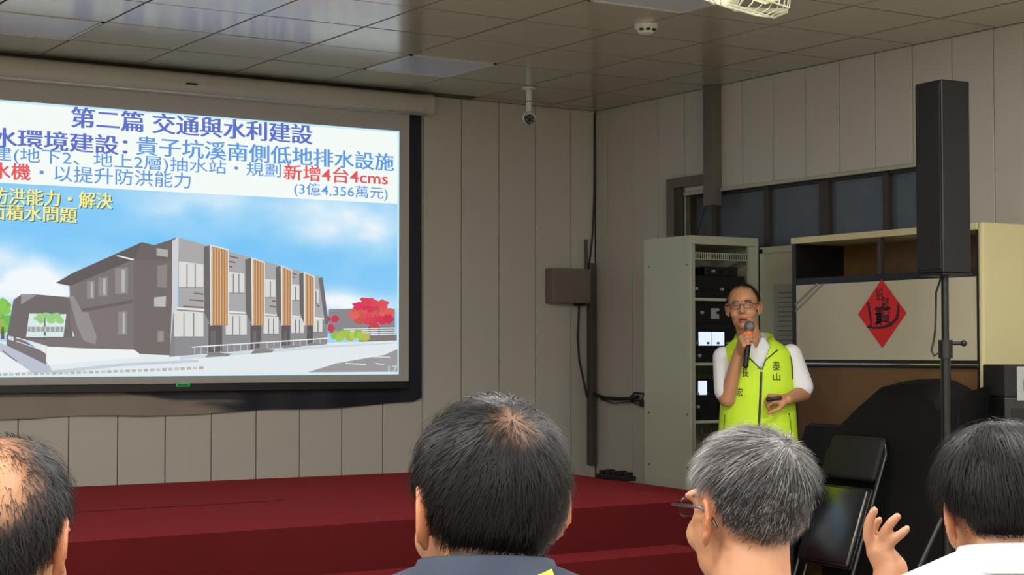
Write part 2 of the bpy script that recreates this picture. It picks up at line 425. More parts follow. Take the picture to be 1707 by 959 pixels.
bmn = bpy.data.materials.new('navy and grey-brown banner'); bmn.use_nodes = True; nt = bmn.node_tree; n = nt.nodes; l = nt.links; B = n['Principled BSDF']
geo = n.new('ShaderNodeNewGeometry'); sep = n.new('ShaderNodeSeparateXYZ'); l.new(geo.outputs['Position'], sep.inputs[0])
nz = n.new('ShaderNodeTexNoise'); nz.inputs['Scale'].default_value = 2.2; nz.inputs['Detail'].default_value = 6
mp = n.new('ShaderNodeMapping'); mp.inputs['Scale'].default_value = (1, 1, 4.5); l.new(geo.outputs['Position'], mp.inputs[0]); l.new(mp.outputs[0], nz.inputs['Vector'])
def mth(op, a, b_):
    q = n.new('ShaderNodeMath'); q.operation = op
    for i_, v in enumerate((a, b_)):
        if v is None: continue
        if isinstance(v, (int, float)): q.inputs[i_].default_value = v
        else: l.new(v, q.inputs[i_])
    return q.outputs[0]
left = mth('MULTIPLY', mth('SUBTRACT', -2.75, sep.outputs['X']), 0.9)         # grey-brown grows towards one end and the lower hem, broken by noise
low = mth('MULTIPLY', mth('SUBTRACT', 1.165, sep.outputs['Z']), 9.0)
msk = n.new('ShaderNodeMapRange'); msk.interpolation_type = 'SMOOTHSTEP'
l.new(mth('ADD', mth('ADD', mth('MINIMUM', left, 0.62), mth('MINIMUM', low, 0.42)), mth('MULTIPLY', nz.outputs['Fac'], 0.9)), msk.inputs[0])
msk.inputs[1].default_value = 0.75; msk.inputs[2].default_value = 1.0
mx = n.new('ShaderNodeMix'); mx.data_type = 'RGBA'; mx.inputs[6].default_value = lin((13, 18, 36)) + (1,); mx.inputs[7].default_value = lin((140, 128, 116)) + (1,)
l.new(msk.outputs[0], mx.inputs[0]); l.new(mx.outputs[2], B.inputs['Base Color']); B.inputs['Roughness'].default_value = 0.4
o = link('wall_banner', me2, bmn, None, 30); tag(o, 'dark navy banner with grey-brown patches hanging on the wall behind the projection screen', 'banner')

# ---- slide picture: flat coloured shapes, in order of depth
LAY = [0]
SV, SF, SC = [], [], []
def poly(col, pts, lift=True):
    """flat shape of the projected picture, points surveyed from the photograph"""
    if lift: LAY[0] += 1
    y = SY - 0.0004 - LAY[0] * 0.00008
    i0 = len(SV)
    for p in pts:
        x, z = sp(*p); SV.append((x, y, z)); SC.append(lin(col))
    SF.append(tuple(range(i0, i0 + len(pts))))
def quad(col, x0, y0, x1, y1, s=-0.03, lift=True):
    """upright rectangle whose top and bottom follow the facade slope s"""
    poly(col, [(x0, y0), (x1, y0 + s * (x1 - x0) * -1), (x1, y1), (x0, y1)], lift)
def blob(col, cx, cy, rx, ry, n=22, j=0.25, seed=1):
    r = random.Random(seed); poly(col, [(cx + rx * math.cos(2 * PI * k / n) * (1 + r.uniform(-j, j)), cy + ry * math.sin(2 * PI * k / n) * (1 + r.uniform(-j, j))) for k in range(n)])
def sline(col, a, b, wd):
    poly(col, [(a[0], a[1] - wd / 2), (b[0], b[1] - wd / 2), (b[0], b[1] + wd / 2), (a[0], a[1] + wd / 2)])
SX0, SX1, SZ0, SZ1 = -4.25, -1.560, 1.265, 2.780
HZ = sp(0, 305)[1]
def rect(col, x0, x1, z0, z1):
    LAY[0] += 1; y = SY - 0.0004 - LAY[0] * 0.00008; i0 = len(SV)
    for p in ((x0, z0), (x1, z0), (x1, z1), (x0, z1)): SV.append((p[0], y, p[1])); SC.append(lin(col))
    SF.append((i0, i0 + 1, i0 + 2, i0 + 3))
rect((196, 236, 250), SX0, SX1, SZ0, SZ1)
rect((243, 250, 246), SX0 + 0.012, SX1 - 0.012, HZ, SZ1 - 0.012)
# sky: smooth colour grid with soft clouds
LAY[0] += 1; NX, NZ = 110, 60; i0 = len(SV); ysky = SY - 0.0004 - LAY[0] * 0.00008
cl = [(40, 470, 75, 38, 1.0), (95, 480, 60, 30, 0.9), (10, 450, 50, 30, .8), (330, 345, 95, 32, 0.6), (590, 372, 95, 38, 0.75), (520, 352, 90, 26, 0.55), (640, 400, 50, 30, 0.4), (575, 505, 70, 16, 0.8), (650, 505, 50, 14, 0.8), (640, 350, 80, 24, .5)]
cw = [(sp(px, py), rx * 0.0039, ry * 0.0039, a) for px, py, rx, ry, a in cl]
for iz in range(NZ + 1):
    for ix in range(NX + 1):
        x = SX0 + 0.012 + (SX1 - SX0 - 0.024) * ix / NX; z = SZ0 + 0.012 + (HZ - SZ0 - 0.012) * iz / NZ
        h = (z - SZ0) / (HZ - SZ0)
        base = np.array((118, 196, 246)) * (1 - abs(h - 0.72)) + np.array((196, 226, 246)) * abs(h - 0.72)
        a = 0.0
        for (qx, qz), rx, rz, am in cw:
            d = ((x - qx) / rx) ** 2 + ((z - qz) / rz) ** 2
            a = max(a, am * math.exp(-d * 0.8)) if d < 9 else a
        nv = noise.fractal(Vector((x * 2.2, z * 4.0, 3.0)), 1.0, 2.0, 4)
        a = min(1, max(0, a * (1 + 0.9 * nv) + 0.12 * nv))
        SV.append((x, ysky, z)); SC.append(lin(base * (1 - a) + np.array((240, 246, 250)) * a))
for iz in range(NZ):
    for ix in range(NX):
        q = i0 + iz * (NX + 1) + ix; SF.append((q, q + 1, q + NX + 2, q + NX + 1))
DK, MD, LG, WH = (110, 103, 104), (124, 116, 116), (168, 168, 170), (222, 224, 224)
# distance
poly((136, 136, 140), [(548, 516), (620, 514), (658, 515), (658, 556), (548, 556)])
for k in range(26): blob((200 + k % 3 * 12, 52 + k % 4 * 16, 76 + k % 3 * 10), 619 + 34 * math.sin(k * 2.4) * (k / 26) ** .5, 522 + 21 * math.cos(k * 2.4) * (k / 26) ** .5, 9, 7, 12, 0.35, k)
poly((110, 70, 70), [(614, 545), (618, 545), (619, 562), (613, 562)]); poly((110, 70, 70), [(630, 545), (633, 545), (634, 562), (629, 562)])
for k in range(7): blob((196, 60, 84), 551 + 8 * math.sin(k * 2.1), 537 + 10 * math.cos(k * 2.1), 6, 6, 10, 0.3, k + 50)
for k in range(4): sline((226, 228, 228), (572, 549 + k * 3.4), (660, 547 + k * 3.4), 1.6)
poly((128, 120, 116), [(598, 560), (661, 558), (661, 570), (598, 570)])
for k in range(9): blob((150 + k % 3 * 16, 186 + k % 2 * 14, 84), 560 + k * 6, 559 + 4 * math.sin(k * 1.9), 8, 7, 10, 0.3, k + 80)
# ground
poly((224, 232, 236), [(-60, 566), (150, 578), (300, 590), (545, 572), (662, 568), (663, 622), (-60, 628)])
poly((205, 214, 222), [(300, 594), (545, 576), (662, 571), (662, 573), (545, 580), (300, 600)])
poly((154, 152, 154), [(512, 621), (560, 606), (640, 592), (662, 582), (662, 620)])
sline((232, 234, 236), (575, 606), (610, 608), 1.6); sline((232, 234, 236), (600, 594), (650, 596), 1.5); sline((232, 234, 236), (625, 606), (640, 608), 1.5)
poly((186, 192, 206), [(-60, 566), (0, 572), (80, 605), (88, 622), (50, 622), (-60, 590)])
poly((232, 238, 240), [(-60, 588), (0, 586), (52, 620), (-60, 622)])
sline((110, 106, 110), (4, 585), (28, 603), 2.0)
poly((196, 204, 214), [(85, 618), (200, 606), (330, 600), (330, 604), (200, 611), (85, 624)])
for k in range(34):
    x = -6 + k * 10.2; y = 622.5 - 0.000045 * (x + 6) ** 2 - 0.018 * (x + 6)
    poly((176 + k % 3 * 12, 178 + k % 3 * 10, 182), [(x, y), (x + 7 + k % 2, y - 0.4), (x + 8, y + 4.2), (x + 1, y + 4.6)], k == 0)
# left tree and pavilion
for k in range(9): blob((112 + k % 3 * 20, 184 + k % 2 * 18, 84), 3 + 8 * math.sin(k * 2.3), 527 + 19 * math.cos(k * 2.3), 10, 10, 11, 0.3, k + 20)
poly((112, 92, 74), [(2, 545), (6, 545), (7, 566), (1, 566)])
poly(DK, [(22, 500), (35, 491), (60, 491), (118, 496), (140, 500), (140, 572), (10, 566)])
poly((152, 147, 150), [(35, 491), (61, 492), (34, 508)])
poly((214, 232, 228), [(48, 523), (110, 524), (105, 562), (43, 562)])
for k in range(8): blob((150, 204, 128), 64 + k * 5, 530 + 5 * math.sin(k * 2), 7, 5, 10, 0.3, k + 30)
poly((116, 120, 110), [(73, 530), (75, 530), (76, 560), (72, 560)])
poly((158, 158, 160), [(46, 545), (106, 545), (105, 553), (45, 553)])
for k in range(7): poly((200, 206, 206), [(50 + k * 8, 545), (52 + k * 8, 545), (52 + k * 8, 553), (50 + k * 8, 553)], k == 0)
poly((214, 226, 200), [(121, 541), (131, 543), (130, 561), (120, 561)])
# main block, shaded side
poly((122, 114, 113), [(115, 474), (222, 430), (292, 396), (290, 593), (200, 589), (128, 576), (117, 540)])
poly((96, 89, 90), [(92, 472), (119, 456), (236, 404), (256, 409), (222, 433), (116, 477)])
poly((228, 230, 230), [(192, 427), (198, 426), (226, 433), (219, 434)])
poly((106, 99, 98), [(236, 404), (256, 409), (290, 398), (288, 470), (222, 470), (222, 434)])
poly((112, 105, 104), [(222, 434), (288, 434), (288, 592), (222, 590)])
sline((104, 97, 97), (122, 520), (220, 503), 6)
for x0, y0, x1, y1 in ((144, 469, 157, 498), (163, 463, 179, 494), (191, 448, 212, 490), (196, 520, 211, 558)):
    quad((142, 138, 138), x0, y0, x1, y1, 0.1); quad((178, 178, 178), x0 + (x1 - x0) * .5, y0 + 2, x0 + (x1 - x0) * .78, y1 - 2, 0.1)
poly((172, 172, 172), [(260, 414), (279, 417), (279, 429), (260, 426)]); poly((138, 132, 130), [(261, 443), (278, 441), (277, 480), (261, 479)])
poly((186, 186, 184), [(256, 496), (276, 494), (275, 512), (256, 511)]); poly((150, 146, 136), [(262, 552), (272, 552), (272, 570), (262, 570)])
poly((148, 141, 142), [(114, 494), (122, 493), (136, 520), (146, 521), (160, 560), (158, 576), (142, 576), (128, 545)])
poly((120, 113, 114), [(42, 566), (120, 563), (160, 575), (230, 580), (160, 583), (80, 578)])
# terrace walls
poly((120, 114, 118), [(10, 560), (40, 568), (76, 590), (76, 608), (10, 576)])
poly((236, 240, 240), [(78, 578), (140, 581), (222, 583), (232, 590), (232, 596), (78, 609)])
poly((212, 216, 220), [(13, 560), (22, 562), (22, 569), (13, 566)]); sline((232, 236, 240), (26, 563), (78, 578), 1.6); sline((232, 236, 240), (26, 569), (76, 586), 1.2)
# sunlit facade
poly(LG, [(296, 396), (536, 463), (546, 541), (544, 574), (296, 593)])
poly((140, 140, 144), [(294, 516), (546, 532), (544, 574), (282, 595)])
poly((206, 208, 212), [(286, 402), (297, 395), (294, 520), (289, 592), (282, 594), (286, 500)])
poly((132, 132, 136), [(288, 522), (293, 522), (290, 594), (281, 595)])
for x0, y0, x1, y1, nm in ((297, 436, 338, 480, 3), (379, 453, 406, 489, 3), (441, 465, 458, 496, 2), (485, 474, 498, 501, 2), (521, 482, 530, 507, 2), (289, 518, 338, 562, 3), (375, 523, 410, 559, 3), (438, 527, 463, 557, 3), (484, 529, 505, 556, 3), (521, 531, 536, 554, 2)):
    s = -0.12 if y0 < 510 else -0.06
    quad((216, 216, 212), x0, y0, x1, y1, s)
    for k in range(1, nm):
        xm = x0 + (x1 - x0) * k / nm; sline((110, 112, 122), (xm - 0.8, (y0 + y1) / 2 + 2), (xm + 0.8, (y0 + y1) / 2 + 2), (y1 - y0) - 4)
    sline((120, 120, 128), (x0, y1), (x1, y1), 1.2)
for x0, x1, y1 in ((346, 369, 588), (416, 434, 582), (468, 482, 577), (510, 520, 574)):
    poly((92, 88, 92), [(x0, 540), (x1, 540), (x1, y1 - 2), (x0, y1)]); poly((112, 106, 104), [(x0 + 4, 552), (x0 + (x1 - x0) * .55, 552), (x0 + (x1 - x0) * .55, y1 - 4), (x0 + 4, y1 - 4)])
sline((228, 230, 232), (294, 514), (340, 517), 3); sline((228, 230, 232), (377, 520), (408, 522), 3); sline((228, 230, 232), (437, 524), (459, 526), 2.6); sline((228, 230, 232), (482, 527), (498, 528.5), 2.4); sline((228, 230, 232), (520, 530), (544, 532), 2.2)
for (a, b) in (((322, 489), (338, 491)), ((314, 500), (338, 502)), ((304, 511), (338, 513)), ((379, 427), (396, 431)), ((379, 436), (391, 438)), ((379, 444), (386, 446)), ((452, 502), (459, 503)), ((448, 511), (459, 512)), ((485, 456), (493, 458)), ((485, 462), (490, 463)), ((526, 510), (531, 511))): sline((122, 96, 88), a, b, 2.2)
for xs, x0, x1, y0, y1 in ((338, 350, 378, 410, 543), (407, 419, 438, 431, 543), (458, 468, 483, 444, 543), (497, 506, 521, 455, 543)):
    poly((108, 102, 102), [(xs, y0 + 2), (x0, y0 - 1), (x0, y1), (xs + 1, y1 - 22)])
    poly((222, 222, 222), [(x0 - 2, y0 - 2), (x1 + 2, y0 + 6), (x1 + 2, y1), (x0 - 1, y1)])
    poly((176, 128, 84), [(x0 + 1, y0 + 1), (x1, y0 + 8), (x1, y1), (x0 + 1, y1)])
    nf = max(3, int((x1 - x0) / 4.4))
    for k in range(nf):
        xa = x0 + 1.6 + (x1 - x0 - 1) * k / nf; poly((214, 180, 146), [(xa, y0 + 2 + k), (xa + 1.5, y0 + 2.4 + k), (xa + 1.5, y1 - 1), (xa, y1 - 1)], k == 0)
poly((112, 110, 116), [(529, 464), (536, 463), (546, 541), (540, 541)])
sline((236, 238, 240), (318, 579), (546, 564), 1.8)
for k in range(20): sline((206, 208, 212), (322 + k * 11, 586 - k * .75), (323 + k * 11, 586 - k * .75), 13)
for x0, y0, x1, y1 in ((340, 596, 384, 588), (416, 590, 456, 581), (468, 581, 502, 576), (510, 577, 542, 573)): poly((138, 132, 132), [(x0, y0), (x0 + 8, y1 - 1), (x1, y1 + 2), (x1 - 6, y0 - 2)])
# slide lettering
def slide_text(s, col, bold, p0, p1, hpx, dy=0.0):
    """p0, p1: pixel at the middle height of first and last character; bold lines are overprinted"""
    x0, z0 = sp(*p0); x1, z1 = sp(*p1); z = (z0 + z1) / 2; hh = hpx * 0.0038 / 2
    for k, sh in enumerate((-1, 0, 1) if bold > 0.008 else (0,)):
        v, fs = fit_text(s, 0.004, x0, x1, z - hh, z + hh); i0 = len(SV)
        e = sh * bold * 0.16
        for p in v: SV.append((p[0] + e, SY - 0.0010 - (LAY[0] + 3) * 0.00008 - dy - k * 0.00005, p[2])); SC.append(lin(col))
        for f in fs: SF.append(tuple(i + i0 for i in f))
B1, B2, RD, YL = (92, 112, 200), (92, 152, 222), (232, 84, 92), (250, 240, 140)
slide_text('第二篇 交通與水利建設', B1, 0.022, (117, 198), (518, 223), 31)
slide_text('水環境建設：', B1, 0.02, (-15, 227.5), (210, 245), 29)
slide_text('貴子坑溪南側低地排水設施', B2, 0.012, (225, 245), (654, 269.5), 29)
slide_text('建(地下2、地上2層)抽水站・規劃', B2, 0.006, (-16, 256.5), (466, 288), 25)
slide_text('新增4台4cms', RD, 0.01, (471, 287.5), (644, 297), 25)
slide_text('水機', RD, 0.012, (-16, 284.5), (49, 287.5), 24.5)
slide_text('・以提升防洪能力', B2, 0.006, (64, 289), (316, 301), 24.5)
slide_text('(3億4,356萬元)', B2, 0.004, (488, 317), (644, 323.5), 23)
slide_text('防洪能力・解決', (70, 110, 130), 0.016, (-14.4, 328.5), (186.6, 336), 24)
slide_text('面積水問題', (70, 110, 130), 0.016, (-19.4, 355.5), (127.6, 360), 23)
slide_text('防洪能力・解決', YL, 0.010, (-16, 327), (185, 334.5), 24, 0.0006)
slide_text('面積水問題', YL, 0.010, (-21, 354), (126, 358.5), 23, 0.0006)
slide_text('17', (190, 216, 240), 0.0, (645, 615), (660, 616), 11)

me = bpy.data.meshes.new('slide_picture'); me.from_pydata(SV, [], SF); set_cols(me, np.array(SC))
link('slide_picture', me, M['eye'], ps)
# ------------------------------------------------------------------ wall and ceiling fittings
t = thing('junction_box', 'dusty grey metal junction box on the wall beside the corner', 'electrical box', (-0.26, 0, 1.727))
MB().box((-0.41, -0.10, 1.727), (-0.107, -0.001, 1.957), 0.006).build('box_body', M['boxmetal'], t)
MB().box((-0.402, -0.104, 1.735), (-0.115, -0.099, 1.930), 0.003).build('lid', M['boxmetal'], t)
MB().box((-0.20, -0.07, 1.712), (-0.13, -0.03, 1.728)).build('cable_gland', M['black'], t)
MB().tube([(-0.16, -0.04, 1.715), (-0.165, -0.03, 1.5), (-0.15, -0.025, 1.35), (-0.115, -0.03, 1.2), (-0.09, -0.03, 1.1)], 0.007, 6).build('cable', M['cable'], t)
t = thing('corner_conduit', 'dark vertical conduit running down the corner beside the stage', 'conduit', (-0.05, -0.03, 0.65))
MB().box((-0.075, -0.052, SZ), (-0.028, -0.001, 2.0), 0.006).build('duct', M['conduit'], t)
MB().tube([(-0.088, -0.02, 1.96), (-0.09, -0.02, 2.16)], 0.011, 8).build('pipe_stub', M['conduit'], t)
MB().tube([(-0.072, -0.02, 1.96), (-0.055, -0.02, 2.05), (-0.035, -0.02, 2.2), (-0.02, -0.02, 2.5), (-0.018, -0.02, 3.02)], 0.006, 6).build('cable', M['cable'], t)
t = thing('wall_cable_run', 'black cable bundle running along the side wall towards the metal rack', 'cable', (-0.03, -0.35, 1.06))
MB().tube([(-0.05, -0.055, 1.12), (-0.03, -0.15, 1.098), (-0.03, -0.30, 1.095), (-0.03, -0.45, 1.10), (-0.03, -0.52, 1.115)], 0.012, 8).build('bundle', M['cable'], t)
MB().tube([(-0.03, -0.42, 1.10), (-0.04, -0.50, 1.14), (-0.04, -0.60, 1.135), (-0.03, -0.56, 1.09), (-0.03, -0.44, 1.085)], 0.007, 6).build('loop', M['cable'], t)
MB().tube([(-0.03, -0.10, 1.09), (-0.03, -0.25, 1.065), (-0.03, -0.45, 1.08), (-0.03, -0.58, 1.05)], 0.004, 6).build('loop', M['cable'], t)
MB().box((-0.05, -0.62, 1.055), (-0.002, -0.555, 1.095), 0.004).build('connector', M['cable'], t)
t = thing('multi_socket', 'black multi-way socket block lying on the stage edge', 'socket block', (-0.69, -1.2, SZ + 0.001))
MB().box((-0.735, -1.36, SZ + 0.001), (-0.665, -1.05, SZ + 0.03), 0.004).build('housing', M['black'], t)
for k in range(5): MB().box((-0.725, -1.345 + k * 0.06, SZ + 0.029), (-0.675, -1.305 + k * 0.06, SZ + 0.052 + 0.006 * (k % 2)), 0.004).build('plug', M['black'], t)
t = thing('dome_camera', 'small white ball security camera hanging from the ceiling near the corner', 'security camera', (-0.946, -0.64, 2.80))
cxm, cym = -0.946, -0.64
MB().cone((cxm, cym, H - 0.012), (cxm, cym, H - 0.0005), 0.045, seg=20).cone((cxm, cym, 2.885), (cxm, cym, H - 0.01), 0.018, seg=14).build('stem', M['white'], t, 30)
MB().cone((cxm, cym, 2.945), (cxm, cym, 2.950), 0.0195, seg=14).build('collar', M['black'], t)
MB().ball((cxm, cym, 2.848), 0.042, 20, 14).build('ball_housing', M['white'], t, True)
dv = Vector((-0.42, -0.80, -0.42)).normalized(); c0 = Vector((cxm, cym, 2.848)) + dv * 0.03
MB().cone(c0, c0 + dv * 0.018, 0.030, 0.028, 18).build('lens_face', M['black'], t, 30)
sd = dv.cross(Vector((0, 0, 1))).normalized(); su = sd.cross(dv)
for k in range(6):
    q = c0 + dv * 0.019 + (sd * math.cos(k * PI / 3) + su * math.sin(k * PI / 3)) * 0.019
    MB().ball(q, 0.0055, 8, 6).build('infrared_lamp', M['grey'], t, True)
MB().tube([(cxm - .03, cym - .02, 2.87), (cxm - .05, cym - .03, 2.845), (cxm - .045, cym - .035, 2.815), (cxm - .02, cym - .035, 2.80)], 0.003, 6).build('antenna', M['black'], t)
t = thing('smoke_detector', 'round white smoke detector on the ceiling', 'smoke detector', (-1.547, -2.648, H - 0.05))
MB().cone((-1.547, -2.648, H - 0.018), (-1.547, -2.648, H - 0.0005), 0.058, seg=24).build('base', M['white'], t, 30)
MB().cone((-1.547, -2.648, H - 0.045), (-1.547, -2.648, H - 0.016), 0.036, 0.054, 24).build('cover', M['white'], t, 30)
for a in (3.6, 4.3, 5.0): MB().box((-1.547 + 0.047 * math.cos(a) - .008, -2.648 + 0.047 * math.sin(a) - .008, H - 0.036), (-1.547 + 0.047 * math.cos(a) + .008, -2.648 + 0.047 * math.sin(a) + .008, H - 0.026)).build('slot', M['black'], t)
# ceiling fan in a wire cage
fc = Vector((-3.14, -5.15, 2.575)) + RT * 0.05; t = thing('ceiling_fan', 'pale caged oscillating fan hanging under the ceiling', 'fan', (fc.x, fc.y, 2.4))
ax = (RT * 0.30 + Vector((0, 0, 1)) * 0.95 + FW * -0.24).normalized()
ua = ax.cross(FW).normalized(); va = ax.cross(ua)
def fan_pt(a, r, h): return fc + (ua * math.cos(a) + va * math.sin(a)) * r + ax * h
prof = [(0.05, -0.055), (0.11, -0.055), (0.165, -0.045), (0.195, -0.02), (0.2, 0.0), (0.195, 0.022), (0.165, 0.05), (0.10, 0.06), (0.05, 0.062)]
b = MB()
for k in range(36):
    a = 2 * PI * k / 36; b.tube([fan_pt(a, r, h) for r, h in prof], 0.0016, 5)
for r, h in ((0.2, 0.0), (0.165, -0.045), (0.165, 0.05), (0.11, -0.055), (0.05, -0.055), (0.05, 0.062)):
    b.tube([fan_pt(2 * PI * k / 40, r, h) for k in range(40)], 0.0028, 6, True)
b.build('cage', M['wire'], t, True)
for k in range(3):
    a0 = 2 * PI * k / 3 + 0.35; b = MB(); lo = []
    for i in range(7):
        u = i / 6; r = 0.04 + 0.14 * u; w_ = 0.035 + 0.05 * math.sin(u * PI * 0.75)
        lo.append((fan_pt(a0 - w_ / r * 0.5, r, -0.012), fan_pt(a0 + w_ / r * 0.5, r, 0.014)))
    vs = [(b.bm.verts.new(p), b.bm.verts.new(q), b.bm.verts.new(p + ax * 0.003), b.bm.verts.new(q + ax * 0.003)) for p, q in lo]
    for i in range(6):
        A, Bq = vs[i], vs[i + 1]
        for f_ in ((A[0], A[1], Bq[1], Bq[0]), (A[2], Bq[2], Bq[3], A[3]), (A[0], Bq[0], Bq[2], A[2]), (A[1], A[3], Bq[3], Bq[1])): b.bm.faces.new(f_)
    b.bm.faces.new((vs[0][0], vs[0][2], vs[0][3], vs[0][1])); b.bm.faces.new((vs[6][0], vs[6][1], vs[6][3], vs[6][2]))
    b.build('blade', M['blade'], t, True)
b = MB()
for s in (0.0, PI): b.tube([fan_pt(s, 0.03, -0.058), fan_pt(s, 0.2, -0.012)], 0.008, 8)
b.build('guard_bar', M['wire'], t, True)
MB().cone(fc - ax * 0.06, fc + ax * 0.03, 0.038, 0.045, 20).build('hub', M['wire'], t, 30)
MB().cone(fc + ax * 0.03, fc + ax * 0.15, 0.06, 0.05, 20).build('motor', M['white'], t, 30)
mt = fc + ax * 0.15; MB().tube([mt, mt + Vector((0.0, 0.02, 0.10)), Vector((mt.x, mt.y + 0.03, H - 0.02))], 0.016, 10).cone((mt.x, mt.y + 0.03, H - 0.035), (mt.x, mt.y + 0.03, H - 0.001), 0.06, 0.075, 20).build('ceiling_mount', M['white'], t, 30)

# ------------------------------------------------------------------ equipment rack
RX0, RX1, RY0, RY1, RZ = -0.608, -0.10, -1.80, -1.36, 2.067
t = thing('equipment_rack', 'tall cream metal equipment rack standing open beside the stage', 'rack', (-0.35, -1.58, 0))
sp_ = MB().box((RX0, RY0, 0.0), (RX0 + 0.02, RY1, RZ), 0.004).build('side_panel', M['cream'], t)
MB().box((RX1 - 0.02, RY0, 0.0), (RX1, RY1, RZ), 0.004).build('side_panel', M['cream'], t)
MB().box((RX0 + 0.02, RY1 - 0.015, 0.0), (RX1 - 0.02, RY1, RZ - 0.03)).build('back_panel', M['cream'], t)
MB().box((RX0 + 0.018, RY0, RZ - 0.05), (RX1 - 0.018, RY1, RZ), 0.003).build('top_panel', M['cream'], t)
MB().box((RX0 + 0.018, RY0 + 0.01, 0.02), (RX1 - 0.018, RY1, 0.08)).build('plinth', M['cream'], t)
vs_ = MB().box((RX0 + 0.03, RY0 + 0.02, RZ - 0.135), (RX1 - 0.07, RY0 + 0.03, RZ - 0.095)).build('vent_strip', M['cream'], t)
b = MB()
for k in range(26): b.box((RX0 + 0.04 + k * 0.0155, RY0 + 0.0185, RZ - 0.13), (RX0 + 0.047 + k * 0.0155, RY0 + 0.0205, RZ - 0.10))
b.build('vent_slots', M['black'], vs_)
MB().box((RX0 + 0.02, RY0 + 0.012, 0.08), (RX0 + 0.045, RY0 + 0.03, RZ - 0.05)).build('rack_rail', M['cream'], t)
MB().box((RX1 - 0.065, RY0 + 0.012, 0.08), (RX1 - 0.02, RY0 + 0.03, RZ - 0.05)).build('rack_rail', M['cream'], t)
for z in (0.62, 1.013, 1.342, 1.712): MB().box((RX0 + 0.02, RY0 + 0.02, z - 0.016), (RX1 - 0.02, RY1 - 0.016, z)).build('shelf', M['cream'], t)
for z in (0.75, 1.05, 1.90):
    for y in (RY0 + 0.03, RY1 - 0.05): MB().cone((RX0 - 0.002, y, z), (RX0 + 0.003, y, z), 0.006, seg=8).build('screw', M['conduit'], sp_)
dr = MB().box((RX1 + 0.002, -2.30, 0.06), (RX1 + 0.022, RY0 - 0.004, 2.012), 0.004).build('door', M['cream'], t)
b = MB().box((RX1 - 0.006, -2.29, 0.08), (RX1 + 0.003, -2.265, 2.0)).box((RX1 - 0.006, RY0 - 0.04, 0.08), (RX1 + 0.003, RY0 - 0.015, 2.0)).box((RX1 - 0.006, -2.29, 1.975), (RX1 + 0.003, RY0 - 0.015, 2.0))
b.build('door_return', M['cream'], dr)
MB().box((RX1 - 0.0015, -2.25, 1.33), (RX1 + 0.0025, -1.93, 1.79)).build('notice_sheet', M['paper'], dr)
b = MB()
for k in range(15): b.box((RX1 - 0.0025, -2.22 + 0.03 * (k % 3 == 0), 1.36 + k * 0.027), (RX1 - 0.001, -1.97, 1.366 + k * 0.027))
b.build('printed_lines', M['steel'], dr)
def device(name, label, z0, h, x0, x1, extra):
    d = thing(name, label, 'audio unit', ((x0 + x1) / 2, RY0 + 0.2, z0), group='units in the equipment rack')
    MB().box((x0, RY0 + 0.045, z0), (x1, RY1 - 0.06, z0 + h), 0.004).build('body', M['black'], d)
    extra(d, RY0 + 0.045, z0, h, x0, x1); return d
def knobs(zs, n, r=0.009):
    def f(d, y, z0, h, x0, x1):
        for k in range(n):
            x = x0 + (x1 - x0) * (k + 0.8) / (n + 0.6); MB().cone((x, y - 0.014, z0 + h * zs), (x, y + 0.001, z0 + h * zs), r, seg=12).build('knob', M['grey'] if k % 3 == 0 else M['black'], d, 30)
    return f
def lcds(spec, led=False):
    def f(d, y, z0, h, x0, x1):
        for (u0, u1, v0, v1) in spec:
            MB().box((x0 + (x1 - x0) * u0, y - 0.003, z0 + h * v0), (x0 + (x1 - x0) * u1, y + 0.001, z0 + h * v1)).build('display', M['lcd'], d)
        if led: MB().ball((x0 + 0.035, y - 0.002, z0 + h * 0.75), 0.006, 8, 6).build('indicator', M['led'], d, True)
        knobs(0.22, 5, 0.007)(d, y, z0, h, x0, x1)
    return f
dx0, dx1 = RX0 + 0.025, RX1 - 0.07
device('mixer_amplifier', 'black mixer amplifier on the top shelf of the metal rack', 1.713, 0.13, dx0, dx1, knobs(0.4, 6))
device('cassette_deck', 'small black player lying on the amplifier on the rack top shelf', 1.8435, 0.05, dx0 + 0.12, dx1 - 0.05, knobs(0.5, 3))
device('wireless_receiver', 'black wireless receiver with two bright white displays in the rack', 1.4235, 0.14, dx0, dx1, lcds([(0.17, 0.385, 0.12, 0.68), (0.40, 0.62, 0.12, 0.68)]))
device('power_amplifier', 'black power amplifier below the two-display receiver in the rack', 1.343, 0.08, dx0, dx1, knobs(0.5, 4))
device('tape_unit', 'black rack unit with a pale square plate above the two-display receiver', 1.5645, 0.13, dx0, dx1, lambda d, y, z0, h, x0, x1: (MB().box((x0 + .16, y - .003, z0 + .03), (x0 + .22, y + .001, z0 + .09)).build('plate', M['grey'], d), knobs(.5, 3)(d, y, z0, h, x0, x1)))
device('disc_player', 'black player with one bright display and a blue indicator in the rack', 1.1435, 0.10, dx0, dx1, lcds([(0.16, 0.31, 0.15, 0.95)], True))
device('equaliser_unit', 'thick black unit on the lower shelf of the metal rack', 1.014, 0.129, dx0, dx1, knobs(0.6, 5))
b = MB()
for k in range(4): b.tube([(RX0 + 0.08 + .07 * k, RY0 + 0.09, 0.97), (RX0 + 0.05 + .09 * k, RY0 + 0.07, 0.84), (RX0 + 0.12 + .06 * k, RY0 + 0.08, 0.72), (RX0 + 0.09 + .08 * k, RY0 + 0.1, 0.632)], 0.006, 6)
tag(b.build('cable_bundle', M['cable']), 'black cables hanging loose under the lower shelf of the rack', 'cable')

